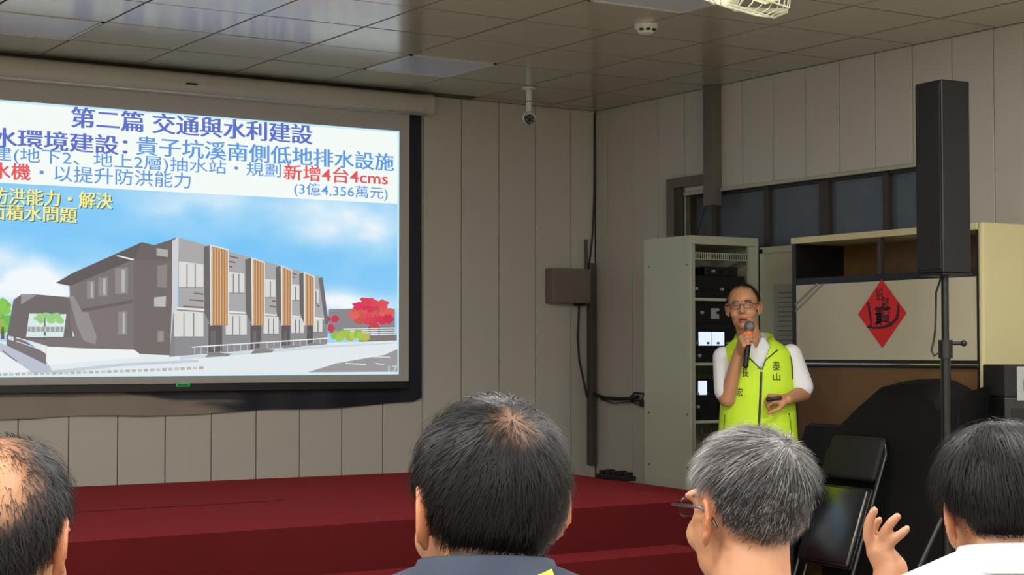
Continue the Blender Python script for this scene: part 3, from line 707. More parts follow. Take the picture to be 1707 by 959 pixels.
# ------------------------------------------------------------------ tall cabinet with the red paper
FX, CY0, CY1, CZ_ = -0.40, -2.416, -3.772, 2.024
t = thing('tall_cabinet', 'tall cream cabinet with open dark top compartment and brown base by the window', 'cabinet', (-0.2, -3.1, 0))
MB().box((FX, CY1, 0.0), (-0.001, CY1 + 0.03, CZ_), 0.012).build('side_panel', M['yellow'], t)
MB().box((FX + 0.006, CY0 - 0.03, 0.0), (-0.026, CY0, CZ_ - 0.005), 0.004).build('side_panel', M['black'], t)
MB().box((FX - 0.004, CY1 + 0.031, CZ_ - 0.036), (-0.026, CY0 - 0.004, CZ_ - 0.002), 0.003).build('top_rail', M['yellow'], t)
MB().box((-0.04, CY1 + 0.031, 0.02), (-0.026, CY0 - 0.031, CZ_ - 0.037)).build('back_panel', M['brown'], t)
MB().box((FX + 0.012, CY1 + 0.031, 1.765), (-0.041, CY0 - 0.031, 1.80)).build('compartment_floor', M['black'], t)
MB().box((FX + 0.004, -3.095, 1.801), (FX + 0.03, -3.07, CZ_ - 0.037)).build('divider_post', M['alu'], t)
MB().box((FX + 0.01, CY1 + 0.031, 1.362), (FX + 0.03, CY0 - 0.031, 1.764)).build('front_board', M['board'], t)
MB().box((FX - 0.002, CY1 + 0.031, 1.325), (FX + 0.03, CY0 - 0.031, 1.3615), 0.003).build('rail', M['black'], t)
MB().box((FX - 0.006, CY1 + 0.031, 1.338), (FX - 0.0015, CY0 - 0.031, 1.345)).build('chrome_strip', M['chrome'], t)
MB().box((FX + 0.014, CY1 + 0.031, 0.05), (FX + 0.034, CY0 - 0.031, 1.3245)).build('base_board', M['brown'], t)
MB().box((FX + 0.03, CY1 + 0.04, 0.0), (-0.03, CY0 - 0.04, 0.05)).build('plinth', M['black'], t)
MB().box((FX + 0.009, CY1 + 0.032, 0.05), (FX + 0.014, CY1 + 0.046, 1.99)).build('edge_strip', M['black'], t)
# thin grey tube leaning across the board
MB().tube([(FX + 0.006, CY0 - 0.03, 1.66), (FX + 0.006, -2.62, 1.765)], 0.006, 6).tube([(FX + 0.006, CY0 - 0.03, 1.625), (FX + 0.006, -2.66, 1.762)], 0.004, 6).build('printed_stripe', M['grey'], t)
dp = thing('red_paper_diamond', 'red paper diamond with dark brush lettering on the cream board', 'paper decoration', (FX, -3.09, 1.424))
dia = [(FX + 0.008, -3.097, 1.772), (FX + 0.008, -3.267, 1.598), (FX + 0.008, -3.097, 1.424), (FX + 0.008, -2.925, 1.598)]
MB().prism(dia, (-0.003, 0, 0)).build('paper', M['red'], dp)
def ink(s, y0, y1, z0, z1, bold=0.01):
    v, fs = fit_text(s, bold, 0, 1, z0, z1)
    q = [(FX + 0.0042, y0 + (y1 - y0) * p[0], p[2]) for p in v]; me = bpy.data.meshes.new('brush_lettering'); me.from_pydata(q, [], fs); return link('brush_lettering', me, M['ink'], dp)
ink('招', -3.055, -3.105, 1.665, 1.725); ink('財', -3.095, -3.15, 1.63, 1.685); ink('寶', -3.045, -3.165, 1.545, 1.64, 0.015); ink('貝', -3.05, -3.10, 1.535, 1.60, 0.02)
def stroke(pts, ws):
    b = MB(); n_ = len(pts); L, R_ = [], []
    for i in range(n_):
        a = Vector((0,) + pts[max(i - 1, 0)]); c = Vector((0,) + pts[min(i + 1, n_ - 1)]); d = (c - a).normalized(); nn = Vector((0, -d.z, d.y))
        p = Vector((FX + 0.0040,) + pts[i]); L.append(b.bm.verts.new(p + nn * ws[i])); R_.append(b.bm.verts.new(p - nn * ws[i]))
    for i in range(n_ - 1): b.bm.faces.new((L[i], L[i + 1], R_[i + 1], R_[i]))
    b.build('brush_stroke', M['ink'], dp)
stroke([(-3.00, 1.66), (-3.008, 1.62), (-3.018, 1.575), (-3.022, 1.54), (-2.99, 1.533), (-3.04, 1.526), (-3.10, 1.527), (-3.16, 1.54), (-3.205, 1.575), (-3.215, 1.62), (-3.21, 1.645)], [0.006, 0.008, 0.007, 0.006, 0.003, 0.006, 0.006, 0.008, 0.010, 0.008, 0.003])

# black box with a grey plate in front of the yellow side
t = thing('floor_loudspeaker', 'black floor loudspeaker cabinet with a grey plate beside the pale yellow panel', 'loudspeaker', (-0.45, -4.35, 0))
q0 = Vector((-0.70, -4.165, 0)); R1 = Matrix.Translation(q0) @ Matrix.Rotation(-YAW, 4, 'Z')
MB().box((0.0, 0.0, 0.0), (0.42, 0.36, 1.20), 0.008, R1).build('body', M['black'], t)
MB().box((0.0, 0.002, 1.201), (0.42, 0.35, 1.345), 0.006, R1).build('head_unit', M['blackmatte'], t)
pl = MB().box((0.055, -0.006, 1.185), (0.36, 0.002, 1.338), 0.004, R1).build('plate', M['grey'], t)
MB().box((0.085, -0.008, 1.225), (0.20, -0.005, 1.285), 0.006, R1).build('plate_window', M['black'], pl)
MB().box((0.03, -0.004, 0.1), (0.39, 0.001, 1.15), 0.004, R1).build('grille', M['blackmatte'], t)

# column loudspeaker on its stand
SPX, SPY = -1.03, -4.13
t = thing('column_loudspeaker', 'tall slim black column loudspeaker on a pole stand', 'loudspeaker', (SPX, SPY, 1.745))
R2 = Matrix.Translation((SPX, SPY, 0)) @ Matrix.Rotation(math.radians(-5), 4, 'Z')
MB().box((-0.085, -0.085, 1.745), (0.075, 0.085, 2.585), 0.006, R2).build('cabinet', M['black'], t)
MB().box((-0.091, -0.078, 1.76), (-0.084, 0.078, 2.572), 0.003, R2).build('grille', M['blackmatte'], t)
MB().box((-0.09, -0.09, 1.735), (0.08, 0.09, 1.7445), 0.003, R2).build('base_plate', M['black'], t)
t = thing('speaker_stand', 'black tripod pole stand carrying the column loudspeaker', 'speaker stand', (SPX, SPY, 0))
MB().cone((SPX, SPY, 1.38), (SPX, SPY, 1.734), 0.0165, seg=16).build('upper_pole', M['blackmetal'], t, 30)
MB().cone((SPX, SPY, 0.25), (SPX, SPY, 1.38), 0.0215, seg=16).build('lower_pole', M['blackmetal'], t, 30)
cl_ = MB().cone((SPX, SPY, 1.375), (SPX, SPY, 1.455), 0.031, seg=18).build('collar', M['black'], t, 30)
MB().cone((SPX + .02, SPY - .02, 1.44), (SPX + 0.05, SPY - .05, 1.44), 0.008, seg=10).ball((SPX + .055, SPY - .055, 1.44), 0.014, 10, 8).build('clamp_knob', M['black'], cl_, True)
MB().tube([(SPX - .02, SPY + .0, 1.735), (SPX - .042, SPY + .012, 1.66), (SPX - .045, SPY + .015, 1.5), (SPX - .05, SPY + .02, 1.45), (SPX - .065, SPY + .02, 1.41), (SPX - .06, SPY + .01, 1.385), (SPX - .04, SPY, 1.40)], 0.005, 6).build('cable', M['cable'], t)
for k in range(3):
    a = k * 2 * PI / 3 - 1.6
    e = (SPX + 0.34 * math.cos(a), SPY + 0.34 * math.sin(a), 0.012)
    MB().tube([(SPX + .02 * math.cos(a), SPY + .02 * math.sin(a), 0.68), e], 0.011, 8).build('leg', M['blackmetal'], t)
    MB().tube([(SPX + .02 * math.cos(a), SPY + .02 * math.sin(a), 0.28), ((SPX + e[0]) / 2, (SPY + e[1]) / 2, 0.345)], 0.007, 8).build('brace', M['blackmetal'], t)

# bulky thing under a black cover
prof_ = [(-3.02, 0.0), (-3.00, 0.55), (-3.035, 0.88), (-3.065, 1.02), (-3.238, 1.152), (-3.403, 1.249), (-3.56, 1.268), (-3.716, 1.276), (-3.80, 1.243), (-3.835, 1.205), (-3.974, 1.244), (-3.925, 1.09), (-3.90, 0.6), (-3.92, 0.0)]
b = MB(); n_ = len(prof_); layers = []
for X_, s in ((-0.75, 0.80), (-0.70, 0.95), (-0.62, 1.0), (-0.53, 0.97), (-0.46, 0.85)):
    ring_ = []
    for (y, z) in prof_:
        zz = z - (1 - s) * (0.35 if z > 1.0 else 0.0)
        ring_.append(b.bm.verts.new((X_, -3.48 + (y + 3.48) * (0.8 + 0.2 * s), max(zz, 0.0))))
    layers.append(ring_)
for i in range(len(layers) - 1):
    for k in range(n_ - 1): b.bm.faces.new((layers[i][k], layers[i][k + 1], layers[i + 1][k + 1], layers[i + 1][k]))
b.bm.faces.new(layers[0]); b.bm.faces.new(layers[-1][::-1])
for i in range(len(layers) - 1): b.bm.faces.new((layers[i][0], layers[i + 1][0], layers[i + 1][-1], layers[i][-1]))
bmesh.ops.triangulate(b.bm, faces=b.bm.faces[:])
bmesh.ops.subdivide_edges(b.bm, edges=b.bm.edges[:], cuts=2, use_grid_fill=True)
for v in b.bm.verts:
    if v.co.z > 0.02: v.co += Vector((noise.noise(v.co * 5), noise.noise(v.co * 5 + Vector((9, 0, 0))), noise.noise(v.co * 5 + Vector((0, 9, 0))))) * 0.012
o = b.build('covered_equipment', M['cloth'], None, 28); tag(o, 'bulky equipment hidden under a black cloth cover beside the cabinet', 'covered equipment')

# ------------------------------------------------------------------ folding chairs
def folded_chair(label, base, az, tilt, g):
    """folded steel chair leaning back; local: x width, z up along the chair, -y the face"""
    t = thing('folding_chair', label, 'chair', base, az, group=g)
    T = Matrix.Rotation(-tilt, 4, 'X') @ Matrix.Scale(1.05, 4); wv = 0.20
    def P(x, y, z): return T @ Vector((x, y, z))
    for s in (-1, 1):
        MB().tube([P(s * wv, 0, 0.012), P(s * wv, 0, 0.55), P(s * wv, 0.0, 0.93), P(s * (wv - 0.03), 0, 1.0)], 0.011, 10).build('leg', M['blackmetal'], t, True, True)
        MB().tube([P(s * (wv - 0.03), 0.03, 0.03), P(s * (wv - 0.03), 0.028, 0.6)], 0.010, 10).build('leg', M['blackmetal'], t, True, True)
    MB().tube([P(-wv + 0.03, 0, 1.0), P(wv - 0.03, 0, 1.0)], 0.011, 10).build('top_bar', M['blackmetal'], t, True, True)
    MB().tube([P(-wv, 0, 0.20), P(wv, 0, 0.20)], 0.008, 8).build('stretcher', M['blackmetal'], t, True, True)
    MB().tube([P(-wv + .03, 0.03, 0.12), P(wv - .03, 0.03, 0.12)], 0.008, 8).build('stretcher', M['blackmetal'], t, True, True)
    MB().box((-wv + 0.014, -0.024, 0.80), (wv - 0.014, 0.012, 1.0), 0.016, T).build('backrest', M['blackmatte'], t, True, True)
    MB().box((-wv + 0.02, -0.034, 0.40), (wv - 0.02, -0.006, 0.755), 0.010, T).build('seat', M['vinyl'], t, True, True)
    MB().box((-wv + 0.012, -0.012, 0.39), (wv - 0.012, 0.004, 0.765), 0.004, T).build('seat_frame', M['blackmetal'], t, True, True)
    return t
# local -y must face world -x: az = -90 degrees
folded_chair('folded black chair leaning on the brown cabinet base', (-0.70, -2.765, 0.0), math.radians(-91), math.radians(15), 'folded chairs by the cabinet')
folded_chair('folded black chair with shiny seat leaning on the covered equipment', (-1.135, -3.31, 0.0), math.radians(-90 - 4.3), math.radians(20), 'folded chairs by the cabinet')
def open_chair(label, base, az):
    t = thing('folding_chair', label, 'chair', base, az, group='chairs under the audience')
    MB().box((-0.17, -0.19, 0.425), (0.17, 0.20, 0.455), 0.012).build('seat', M['vinyl'], t, True, True)
    MB().box((-0.165, -0.285, 0.66), (0.165, -0.265, 0.83), 0.008).build('backrest', M['vinyl'], t, True, True)
    for s in (-1, 1):
        MB().tube([(s * 0.183, 0.24, 0.012), (s * 0.183, 0.0, 0.44), (s * 0.183, -0.24, 0.70), (s * 0.175, -0.275, 0.84)], 0.011, 8).build('leg', M['blackmetal'], t, True, True)
        MB().tube([(s * 0.165, -0.26, 0.012), (s * 0.165, 0.12, 0.43)], 0.011, 8).build('leg', M['blackmetal'], t, True, True)
    MB().tube([(-0.183, 0.15, 0.17), (0.183, 0.15, 0.17)], 0.008, 8).build('stretcher', M['blackmetal'], t, True, True)
    return t
#PEOPLE
# ------------------------------------------------------------------ people
def smooth01(x): x = np.clip(x, 0, 1); return x * x * (3 - 2 * x)
SKIN = np.array(lin((180, 128, 95)))
def add_ball(mb, Mh, c, r, R=None):
    T = Mh @ Matrix.Translation(Vector(c)) @ (R if R else Matrix()) @ Matrix.Diagonal((r[0], r[1], r[2], 1))
    bmesh.ops.create_uvsphere(mb.bm, u_segments=20, v_segments=14, radius=1.0, matrix=T)
def head_prims(mb, Mh, ears=True, jaw=1.0):
    """head centred at ear level, face towards +y"""
    tp = lambda p: Mh @ Vector(p)
    add_ball(mb, Mh, (0, -0.012, 0.03), (0.076, 0.096, 0.087))
    add_ball(mb, Mh, (0, 0.026, -0.02), (0.067, 0.066, 0.078))
    add_ball(mb, Mh, (0, 0.030, -0.066), (0.057 * jaw, 0.056, 0.050))
    add_ball(mb, Mh, (0, 0.070, -0.098), (0.024, 0.020, 0.019))
    for s in (-1, 1):
        add_ball(mb, Mh, (s * 0.037, 0.060, -0.035), (0.027, 0.025, 0.028))
        add_ball(mb, Mh, (s * 0.030, 0.079, 0.022), (0.030, 0.013, 0.010))
        add_ball(mb, Mh, (s * 0.031, 0.076, 0.003), (0.013, 0.012, 0.010))
        add_ball(mb, Mh, (s * 0.010, 0.098, -0.031), (0.009, 0.010, 0.008))
        if ears:
            R = Matrix.Rotation(s * 0.42, 4, 'Z') @ Matrix.Rotation(0.15, 4, 'X')
            add_ball(mb, Mh, (s * 0.079, -0.010, -0.006), (0.0065, 0.019, 0.031), R)
            rim = []
            for k in range(13):
                a = -0.9 + k * 0.33; q = Vector((s * 0.004, -0.019 * math.sin(a) - 0.001, 0.031 * math.cos(a)))
                rim.append(tp(Vector((s * 0.081, -0.010, -0.005)) + (R.to_3x3() @ q)))
            mb.tube(rim, 0.0042, 8)
            add_ball(mb, Mh, (s * 0.076, -0.002, -0.036), (0.006, 0.010, 0.011))
    mb.limb([tp((0, 0.088, 0.014)), tp((0, 0.109, -0.027))], [0.008, 0.0115], 12)
    add_ball(mb, Mh, (0, 0.087, -0.062), (0.024, 0.010, 0.0065)); add_ball(mb, Mh, (0, 0.085, -0.077), (0.020, 0.010, 0.0065))
HL_A = [0, 0.55, 0.95, 1.25, 1.5, 1.75, 1.95, 2.3, 3.15]
def hairline(p, hl):
    a = np.abs(np.arctan2(p[:, 0], -p[:, 1])); return np.interp(a, HL_A, hl)
def hair_density(p, H_):
    """p in head space; 1 = full hair, 0 = bare"""
    d = smooth01((p[:, 2] - hairline(p, H_['line'])) / H_['fade'])
    for (c, r, amt) in H_.get('bald', []):
        u = np.linalg.norm(p - np.array(c), axis=1) / r; d = d * (1 - amt * smooth01(1.25 - u))
    return d
def face_cols(p, col, open_mouth):
    """p head space -> tint lips, eyes, brows"""
    x, y, z = p[:, 0], p[:, 1], p[:, 2]; fr = y > 0.05
    lips = fr & (np.abs(x) < 0.026) & (z < -0.056) & (z > -0.085); col[lips] = lin((164, 100, 84))
    mo = fr & (((x / 0.019) ** 2 + ((z + 0.0695) / (0.007 if open_mouth else 0.0025)) ** 2) < 1); col[mo] = lin((80, 34, 32))
    for s in (-1, 1):
        e = fr & ((((x - s * 0.031) / 0.0135) ** 2 + ((z - 0.003) / 0.0040) ** 2) < 1); col[e] = lin((52, 38, 34))
        b = fr & (np.abs(x - s * 0.031) < 0.019) & (np.abs(z - 0.0235 + 0.15 * (np.abs(x) - 0.03) ** 2 * 20) < 0.0042); col[b] = lin((60, 46, 40))
    return col
def paint_body(me, Mh, Hd, hcol, open_mouth=False):
    co = verts_np(me); Mi = np.array(Mh.inverted()); p = co @ Mi[:3, :3].T + Mi[:3, 3]
    col = np.tile(SKIN, (len(co), 1)); near = np.linalg.norm(p, axis=1) < 0.2
    nv = np.array([noise.noise(Vector(q) * 45) for q in p[near]]) if near.any() else 0
    cn = face_cols(p[near], col[near], open_mouth)
    ear = (np.abs(p[near][:, 0]) > 0.072) & (np.abs(p[near][:, 2]) < 0.05) & (np.abs(p[near][:, 1]) < 0.035); cn[ear] = cn[ear] * np.array((1.05, 0.86, 0.8))
    d = hair_density(p[near], Hd) * 0.9
    d = np.clip(d * (1 + 0.3 * nv), 0, 0.95); d[ear] = 0
    cn = cn * (1 - d[:, None]) + np.array(lin(hcol)) * d[:, None]
    col[near] = cn; set_cols(me, col)
def make_hair(root, Mh, H_, n, seed, width):
    """hair: thin cap following the skull plus combed strands, one mesh in head space"""
    hb = MB(); head_prims(hb, Matrix(), ears=False); hb.limb([(0, -0.016, -0.05), (0, -0.03, -0.13)], [0.055, 0.056])
    hm = remesh(hb, 0.006, 4); bvh = BVHTree.FromPolygons([v.co[:] for v in hm.vertices], [p.vertices[:] for p in hm.polygons])
    ctr = Vector((0, -0.012, 0.018)); NA, NE = 96, 56; P = []; Nn = []
    def surf(d):
        hit = bvh.ray_cast(ctr + d * 0.3, -d); return hit[0] if hit[0] else ctr + d * 0.09
    T = H_['thick']; r = np.random.RandomState(seed)
    for i in range(NE + 1):
        el = -0.95 + (PI / 2 + 0.95) * i / NE
        for k in range(NA):
            az = 2 * PI * k / NA; d = Vector((math.cos(el) * math.cos(az), math.cos(el) * math.sin(az), math.sin(el)))
            P.append(surf(d)[:]); Nn.append(d[:])
    P = np.array(P); Nn = np.array(Nn); dens = hair_density(P, H_)
    th = T(P) if callable(T) else np.full(len(P), T)
    nz_ = np.array([noise.noise(Vector(q) * 38) + 0.6 * noise.noise(Vector(q) * 90) for q in P])
    P2 = P + Nn * (-0.004 + (th + 0.004) * np.clip(dens * 1.05, 0, 1) * (1 + 0.22 * nz_))[:, None]
    V = [tuple(q) for q in P2]; F = []
    for i in range(NE):
        for k in range(NA):
            q = (i * NA + k, i * NA + (k + 1) % NA, (i + 1) * NA + (k + 1) % NA, (i + 1) * NA + k)
            if max(dens[j] for j in q) > 0.12: F.append(q)
    cfun = H_['colour']; dm = np.clip(dens, 0, 1)[:, None] ** 1.3; C_ = list(cfun(P, r) * dm + SKIN * (1 - dm))
    crown = np.array(H_['crown'])
    cnt = 0; tries = 0
    while cnt < n and tries < n * 6:
        tries += 1
        i = r.randint(len(P)); el = math.asin(Nn[i][2])
        if r.rand() > math.cos(el) + 0.02 or r.rand() > dens[i] ** 0.8 + H_.get('stray', 0.0): continue
        if dens[i] < H_.get('mind', 0.25) and not (H_.get('stray', 0) > 0 and P[i][2] > 0.02): continue
        nn = Vector(Nn[i]); jit = Vector(r.normal(size=3) * 0.004)
        p0 = Vector(P2[i]) + jit - nn * 0.001; away = p0 - Vector(crown); fl = (away - nn * away.dot(nn))
        if fl.length < 1e-4: continue
        fl.normalize(); fl = (fl + Vector(r.normal(size=3) * H_.get('mess', 0.25)) + Vector(H_.get('comb', (0, 0, 0)))); fl = (fl - nn * fl.dot(nn)).normalized()
        L = (H_['length'](p0) if callable(H_['length']) else H_['length']) * (0.55 + 0.8 * r.rand()) * (0.35 + 0.65 * dens[i]); lift = H_.get('lift', 0.12) * (0.4 + r.rand())
        side = fl.cross(nn).normalized(); cc = cfun(np.array([p0[:]]), r)[0] * (0.7 + 0.6 * r.rand())
        i0 = len(V); R0 = (p0 - ctr).length
        for s in range(4):
            u = s / 3; q = p0 + fl * (L * u); q = ctr + (q - ctr).normalized() * (R0 + L * lift * u - 0.25 * L * L * u * u / 0.1 * 0)
            wd = width * (1 - 0.75 * u); V.append(tuple(q - side * wd)); V.append(tuple(q + side * wd)); C_.append(cc); C_.append(cc)
        for s in range(3): F.append((i0 + 2 * s, i0 + 2 * s + 1, i0 + 2 * s + 3, i0 + 2 * s + 2))
        cnt += 1
    me = bpy.data.meshes.new('hair'); me.from_pydata(V, [], F); set_cols(me, np.array(C_))
    me.transform(Mh); smooth_mesh(me, 180)
    return link('hair', me, M['hair'], root, False, True)
def hand(mb, wrist, d, n_, thumb, curl, sc_=1.0, tc=(0.4, 0.5)):
    """wrist point, finger direction d, palm normal n_, thumb side; curl = joint angles of the fingers"""
    d = Vector(d).normalized(); n_ = Vector(n_); n_ = (n_ - d * n_.dot(d)).normalized(); s = Vector(thumb); s = (s - d * s.dot(d) - n_ * s.dot(n_)).normalized(); w_ = Vector(wrist)
    for o in (-0.026, -0.009, 0.009, 0.026): mb.limb([w_ + s * o * 0.6 + d * 0.01, w_ + s * o + d * 0.088 * sc_], [0.016 * sc_, 0.0125 * sc_], 10)
    for j, (o, L, r0) in enumerate(((0.029, 0.072, 0.0088), (0.0098, 0.080, 0.0090), (-0.0095, 0.074, 0.0086), (-0.028, 0.058, 0.0076))):
        p = w_ + (s * o + d * 0.088) * sc_; pts = [p]; a = 0.0
        for q, fr_ in enumerate((0.44, 0.31, 0.25)):
            a += curl[q] + 0.05 * j; p = p + (d * math.cos(a) + n_ * math.sin(a)) * L * fr_ * sc_; pts.append(p)
        mb.limb(pts, [r0 * sc_, r0 * 0.95 * sc_, r0 * 0.88 * sc_, r0 * 0.75 * sc_], 10)
    b0 = w_ + (s * 0.026 + d * 0.028 + n_ * 0.006) * sc_; td = (d * 0.65 + s * 0.6 + n_ * 0.35).normalized(); p1 = b0 + td * 0.042 * sc_
    td2 = (d * (0.9 - tc[0]) + n_ * tc[0] + s * 0.1).normalized(); p2 = p1 + td2 * 0.032 * sc_; p3 = p2 + (td2 + n_ * tc[1] * 0.5).normalized() * 0.025 * sc_
    mb.limb([b0, p1, p2, p3], [0.0145 * sc_, 0.0115 * sc_, 0.0102 * sc_, 0.0085 * sc_], 10)
def tint(col, spread):
    c = np.array(lin(col))
    def f(P, r): return np.clip(c * (1 + spread * r.normal(size=(len(P), 1))), 0.001, 1)
    return f
def spectacles(root, Mh, col, rims=True):
    g = MB(); tp = lambda p: Mh @ Vector(p)
    for s in (-1, 1):
        pts = [tp((s * 0.034 + 0.022 * math.copysign(abs(math.cos(a)) ** 0.7, math.cos(a)), 0.101 - 0.006 * abs(math.cos(a)), 0.001 + 0.0145 * math.copysign(abs(math.sin(a)) ** 0.7, math.sin(a)))) for a in [2 * PI * k / 24 for k in range(24)]]
        g.tube(pts, 0.0013, 6, True)
        g.tube([tp((s * 0.056, 0.096, 0.006)), tp((s * 0.076, 0.086, 0.009)), tp((s * 0.083, 0.04, 0.012)), tp((s * 0.084, 0.0, 0.014)), tp((s * 0.083, -0.022, 0.004)), tp((s * 0.080, -0.036, -0.012))], [0.0016, 0.0024, 0.0026, 0.0026, 0.0026, 0.002], 6)
    g.tube([tp((-0.012, 0.103, 0.004)), tp((0, 0.108, 0.006)), tp((0.012, 0.103, 0.004))], 0.0014, 6)
    sp_o = g.build('spectacles', col, root, True, True)
    for s in (-1, 1):
        lb = MB(); pts = [tp((s * 0.034 + 0.0212 * math.copysign(abs(math.cos(a)) ** 0.7, math.cos(a)), 0.1005 - 0.006 * abs(math.cos(a)), 0.001 + 0.0138 * math.copysign(abs(math.sin(a)) ** 0.7, math.sin(a)))) for a in [2 * PI * k / 24 for k in range(24)]]
        dirv = (Mh.to_3x3() @ Vector((0, 0.001, 0))); lb.prism(pts, dirv); lb.build('lens', M['lens'], sp_o, False, True)

def seated(label, px, ytop, D, turn, pitch, roll, neck, H_, nstr, seed, shirt, extra_body=None, collar=True, hs=1.0, voxel=0.005, jaw=1.0, sw=1.0):
    lat = (px - 853.5) / 2841 * D; zt = 1.4 - (ytop - 588) * D / 2841
    pos = CAM + Vector((_c, -_s, 0)) * lat + Vector((_s, _c, 0)) * D
    root = thing('person', label, 'person', (pos.x, pos.y, 0), -YAW, group='seated audience')
    hz = zt - 0.120 * hs
    Mh = Matrix.Translation((0, 0, hz)) @ Matrix.Rotation(turn, 4, 'Z') @ Matrix.Rotation(roll, 4, 'Y') @ Matrix.Rotation(-pitch, 4, 'X') @ Matrix.Scale(hs, 4)
    nb_ = hz - neck                                     # height where collar meets neck
    b = MB(); head_prims(b, Mh, True, jaw)
    b.limb([Mh @ Vector((0, -0.014, -0.045)), (0, -0.045, nb_ - 0.03)], [0.057 * hs, 0.062 * hs])
    def torso(g, e):
        g.loft([(0, -0.13, 0.463, 0.165 * sw + e, 0.12 + e), (0, -0.13, 0.56, 0.17 * sw + e, 0.13 + e), (0, -0.12, 0.78, 0.165 * sw + e, 0.115 + e), (0, -0.10, nb_ - 0.20, 0.175 * sw + e, 0.115 + e), (0, -0.085, nb_ - 0.10, 0.17 * sw + e, 0.095 + e), (0, -0.06, nb_ - 0.045, 0.115 + e, 0.075 + e), (0, -0.048, nb_ - 0.012, 0.060 + e, 0.060 + e)], 28)
        for s in (-1, 1): g.limb([(s * 0.06, -0.058, nb_ - 0.055), (s * 0.165 * sw, -0.085, nb_ - 0.10)], [0.05 + e, 0.055 + e])
    torso(b, 0.0)
    arms = {}
    for s in (-1, 1):
        sh = (s * 0.175 * sw, -0.085, nb_ - 0.11); elb = (s * 0.19 * sw, -0.02, 0.735); wr_ = (s * 0.115, 0.20, 0.665)
        arms[s] = (sh, elb, wr_)
        b.limb([(s * 0.09, -0.10, 0.565), (s * 0.105, 0.33, 0.535), (s * 0.105, 0.35, 0.11)], [0.085, 0.062, 0.045]); b.limb([(s * 0.105, 0.34, 0.05), (s * 0.11, 0.47, 0.04)], [0.042, 0.036])
    if extra_body: arms = extra_body(b, arms, nb_, D)
    for s in (-1, 1):
        pts = arms[s]; b.limb(pts, [0.050, 0.040, 0.028])
        if not extra_body or s == 1:
            hand(b, pts[2], (-s * 0.5, 0.85, -0.12), (0, -0.1, -1), (-s * 0.85, -0.5, 0), (0.25, 0.35, 0.25))
    me = remesh(b, voxel, 5); paint_body(me, Mh, H_, H_['scalp'])
    link('body', me, M['skin'], root, 180, True)
    make_hair(root, Mh, H_, nstr, seed, 0.00055)
    g = MB(); torso(g, 0.014)
    for s in (-1, 1):
        sh, elb, wr_ = [Vector(v) for v in arms[s]]; g.limb([sh, sh.lerp(elb, 0.8)], [0.068, 0.058])
    ms = remesh(g, 0.009, 6); link('shirt', ms, shirt, root, 180, True)
    if collar:
        cb = MB(); segs = 40; R_ = []
        for (dz, rr) in ((-0.035, 0.083), (0.0, 0.072), (0.012, 0.069), (0.010, 0.074), (-0.03, 0.092)):
            ring_ = []
            for k in range(segs):
                a = 2 * PI * k / segs; back_ = max(0.0, -math.sin(a)); ring_.append(cb.bm.verts.new((rr * math.cos(a), -0.044 + rr * math.sin(a), nb_ + dz + 0.012 * back_ - 0.02 * max(0, math.sin(a)))))
            R_.append(ring_)
        for i in range(4):
            for k in range(segs): cb.bm.faces.new((R_[i][k], R_[i][(k + 1) % segs], R_[i + 1][(k + 1) % segs], R_[i + 1][k]))
        cb.build('collar', shirt, root, 180, True)
    tb = MB()
    for s in (-1, 1): tb.limb([(s * 0.09, -0.11, 0.565), (s * 0.105, 0.33, 0.535), (s * 0.105, 0.35, 0.13)], [0.098, 0.075, 0.06])
    tb.ball((0, -0.12, 0.56), (0.185, 0.13, 0.09)); link('trousers', remesh(tb, 0.012, 5), M['trousers'], root, 180, True)
    for s in (-1, 1): MB().loft([(s * .107, .39, .0, .045, .13), (s * .107, .39, .03, .047, .132), (s * .107, .375, .075, .04, .10), (s * .107, .345, .11, .036, .055)], 20).build('shoe', M['leather'], root, 40, True)
    ch_ = open_chair('black folding chair under ' + label.split(' with ')[0].replace('seated ', 'the '), (pos.x, pos.y, 0), -YAW)
    ch_.location = pos.xy.to_3d() + Vector((_s, _c, 0)) * -0.02; ch_['label'] = 'black folding chair under the ' + label.split(',')[0].replace('seated ', '').split(' and ')[0]
    return root, Mh, nb_

# centre: black hair thinning at the crown
line_full = [-0.092, -0.088, -0.066, -0.025, 0.030, 0.0, 0.01, 0.055, 0.080]
Hc = dict(line=line_full, fade=0.016, thick=0.009, colour=tint((19, 17, 18), 0.22), scalp=(34, 28, 26), crown=(0.0, -0.075, 0.092), length=0.020, lift=0.05, mess=0.18, bald=[((0.0, -0.080, 0.084), 0.030, 0.22)], stray=0.02)
r_, Mh_, nb0 = seated('seated man with black hair thinning at the crown and a navy collar', 811, 670, 1.9, math.radians(24), math.radians(4), 0.0, 0.062, Hc, 12000, 3, M['navyshirt'], hs=0.985)
g = MB(); R_ = []
for k in range(13):                                  # lime trim lying over the back of the collar
    a_ = -PI / 2 + 0.10 + 0.80 * k / 12; u = k / 12
    R_.append([g.bm.verts.new((q * math.cos(a_), -0.044 + q * math.sin(a_), z)) for q, z in ((0.104, nb0 - 0.04), (0.0935, nb0 - 0.014 + 0.014 * u), (0.0895, nb0 - 0.008 + 0.016 * u), (0.082, nb0 - 0.010 + 0.014 * u), (0.086, nb0 - 0.03))])
for k in range(12):
    for j in range(4): g.bm.faces.new((R_[k][j], R_[k + 1][j], R_[k + 1][j + 1], R_[k][j + 1]))
g.build('lime_trim', M['lime'], r_, 180, True)
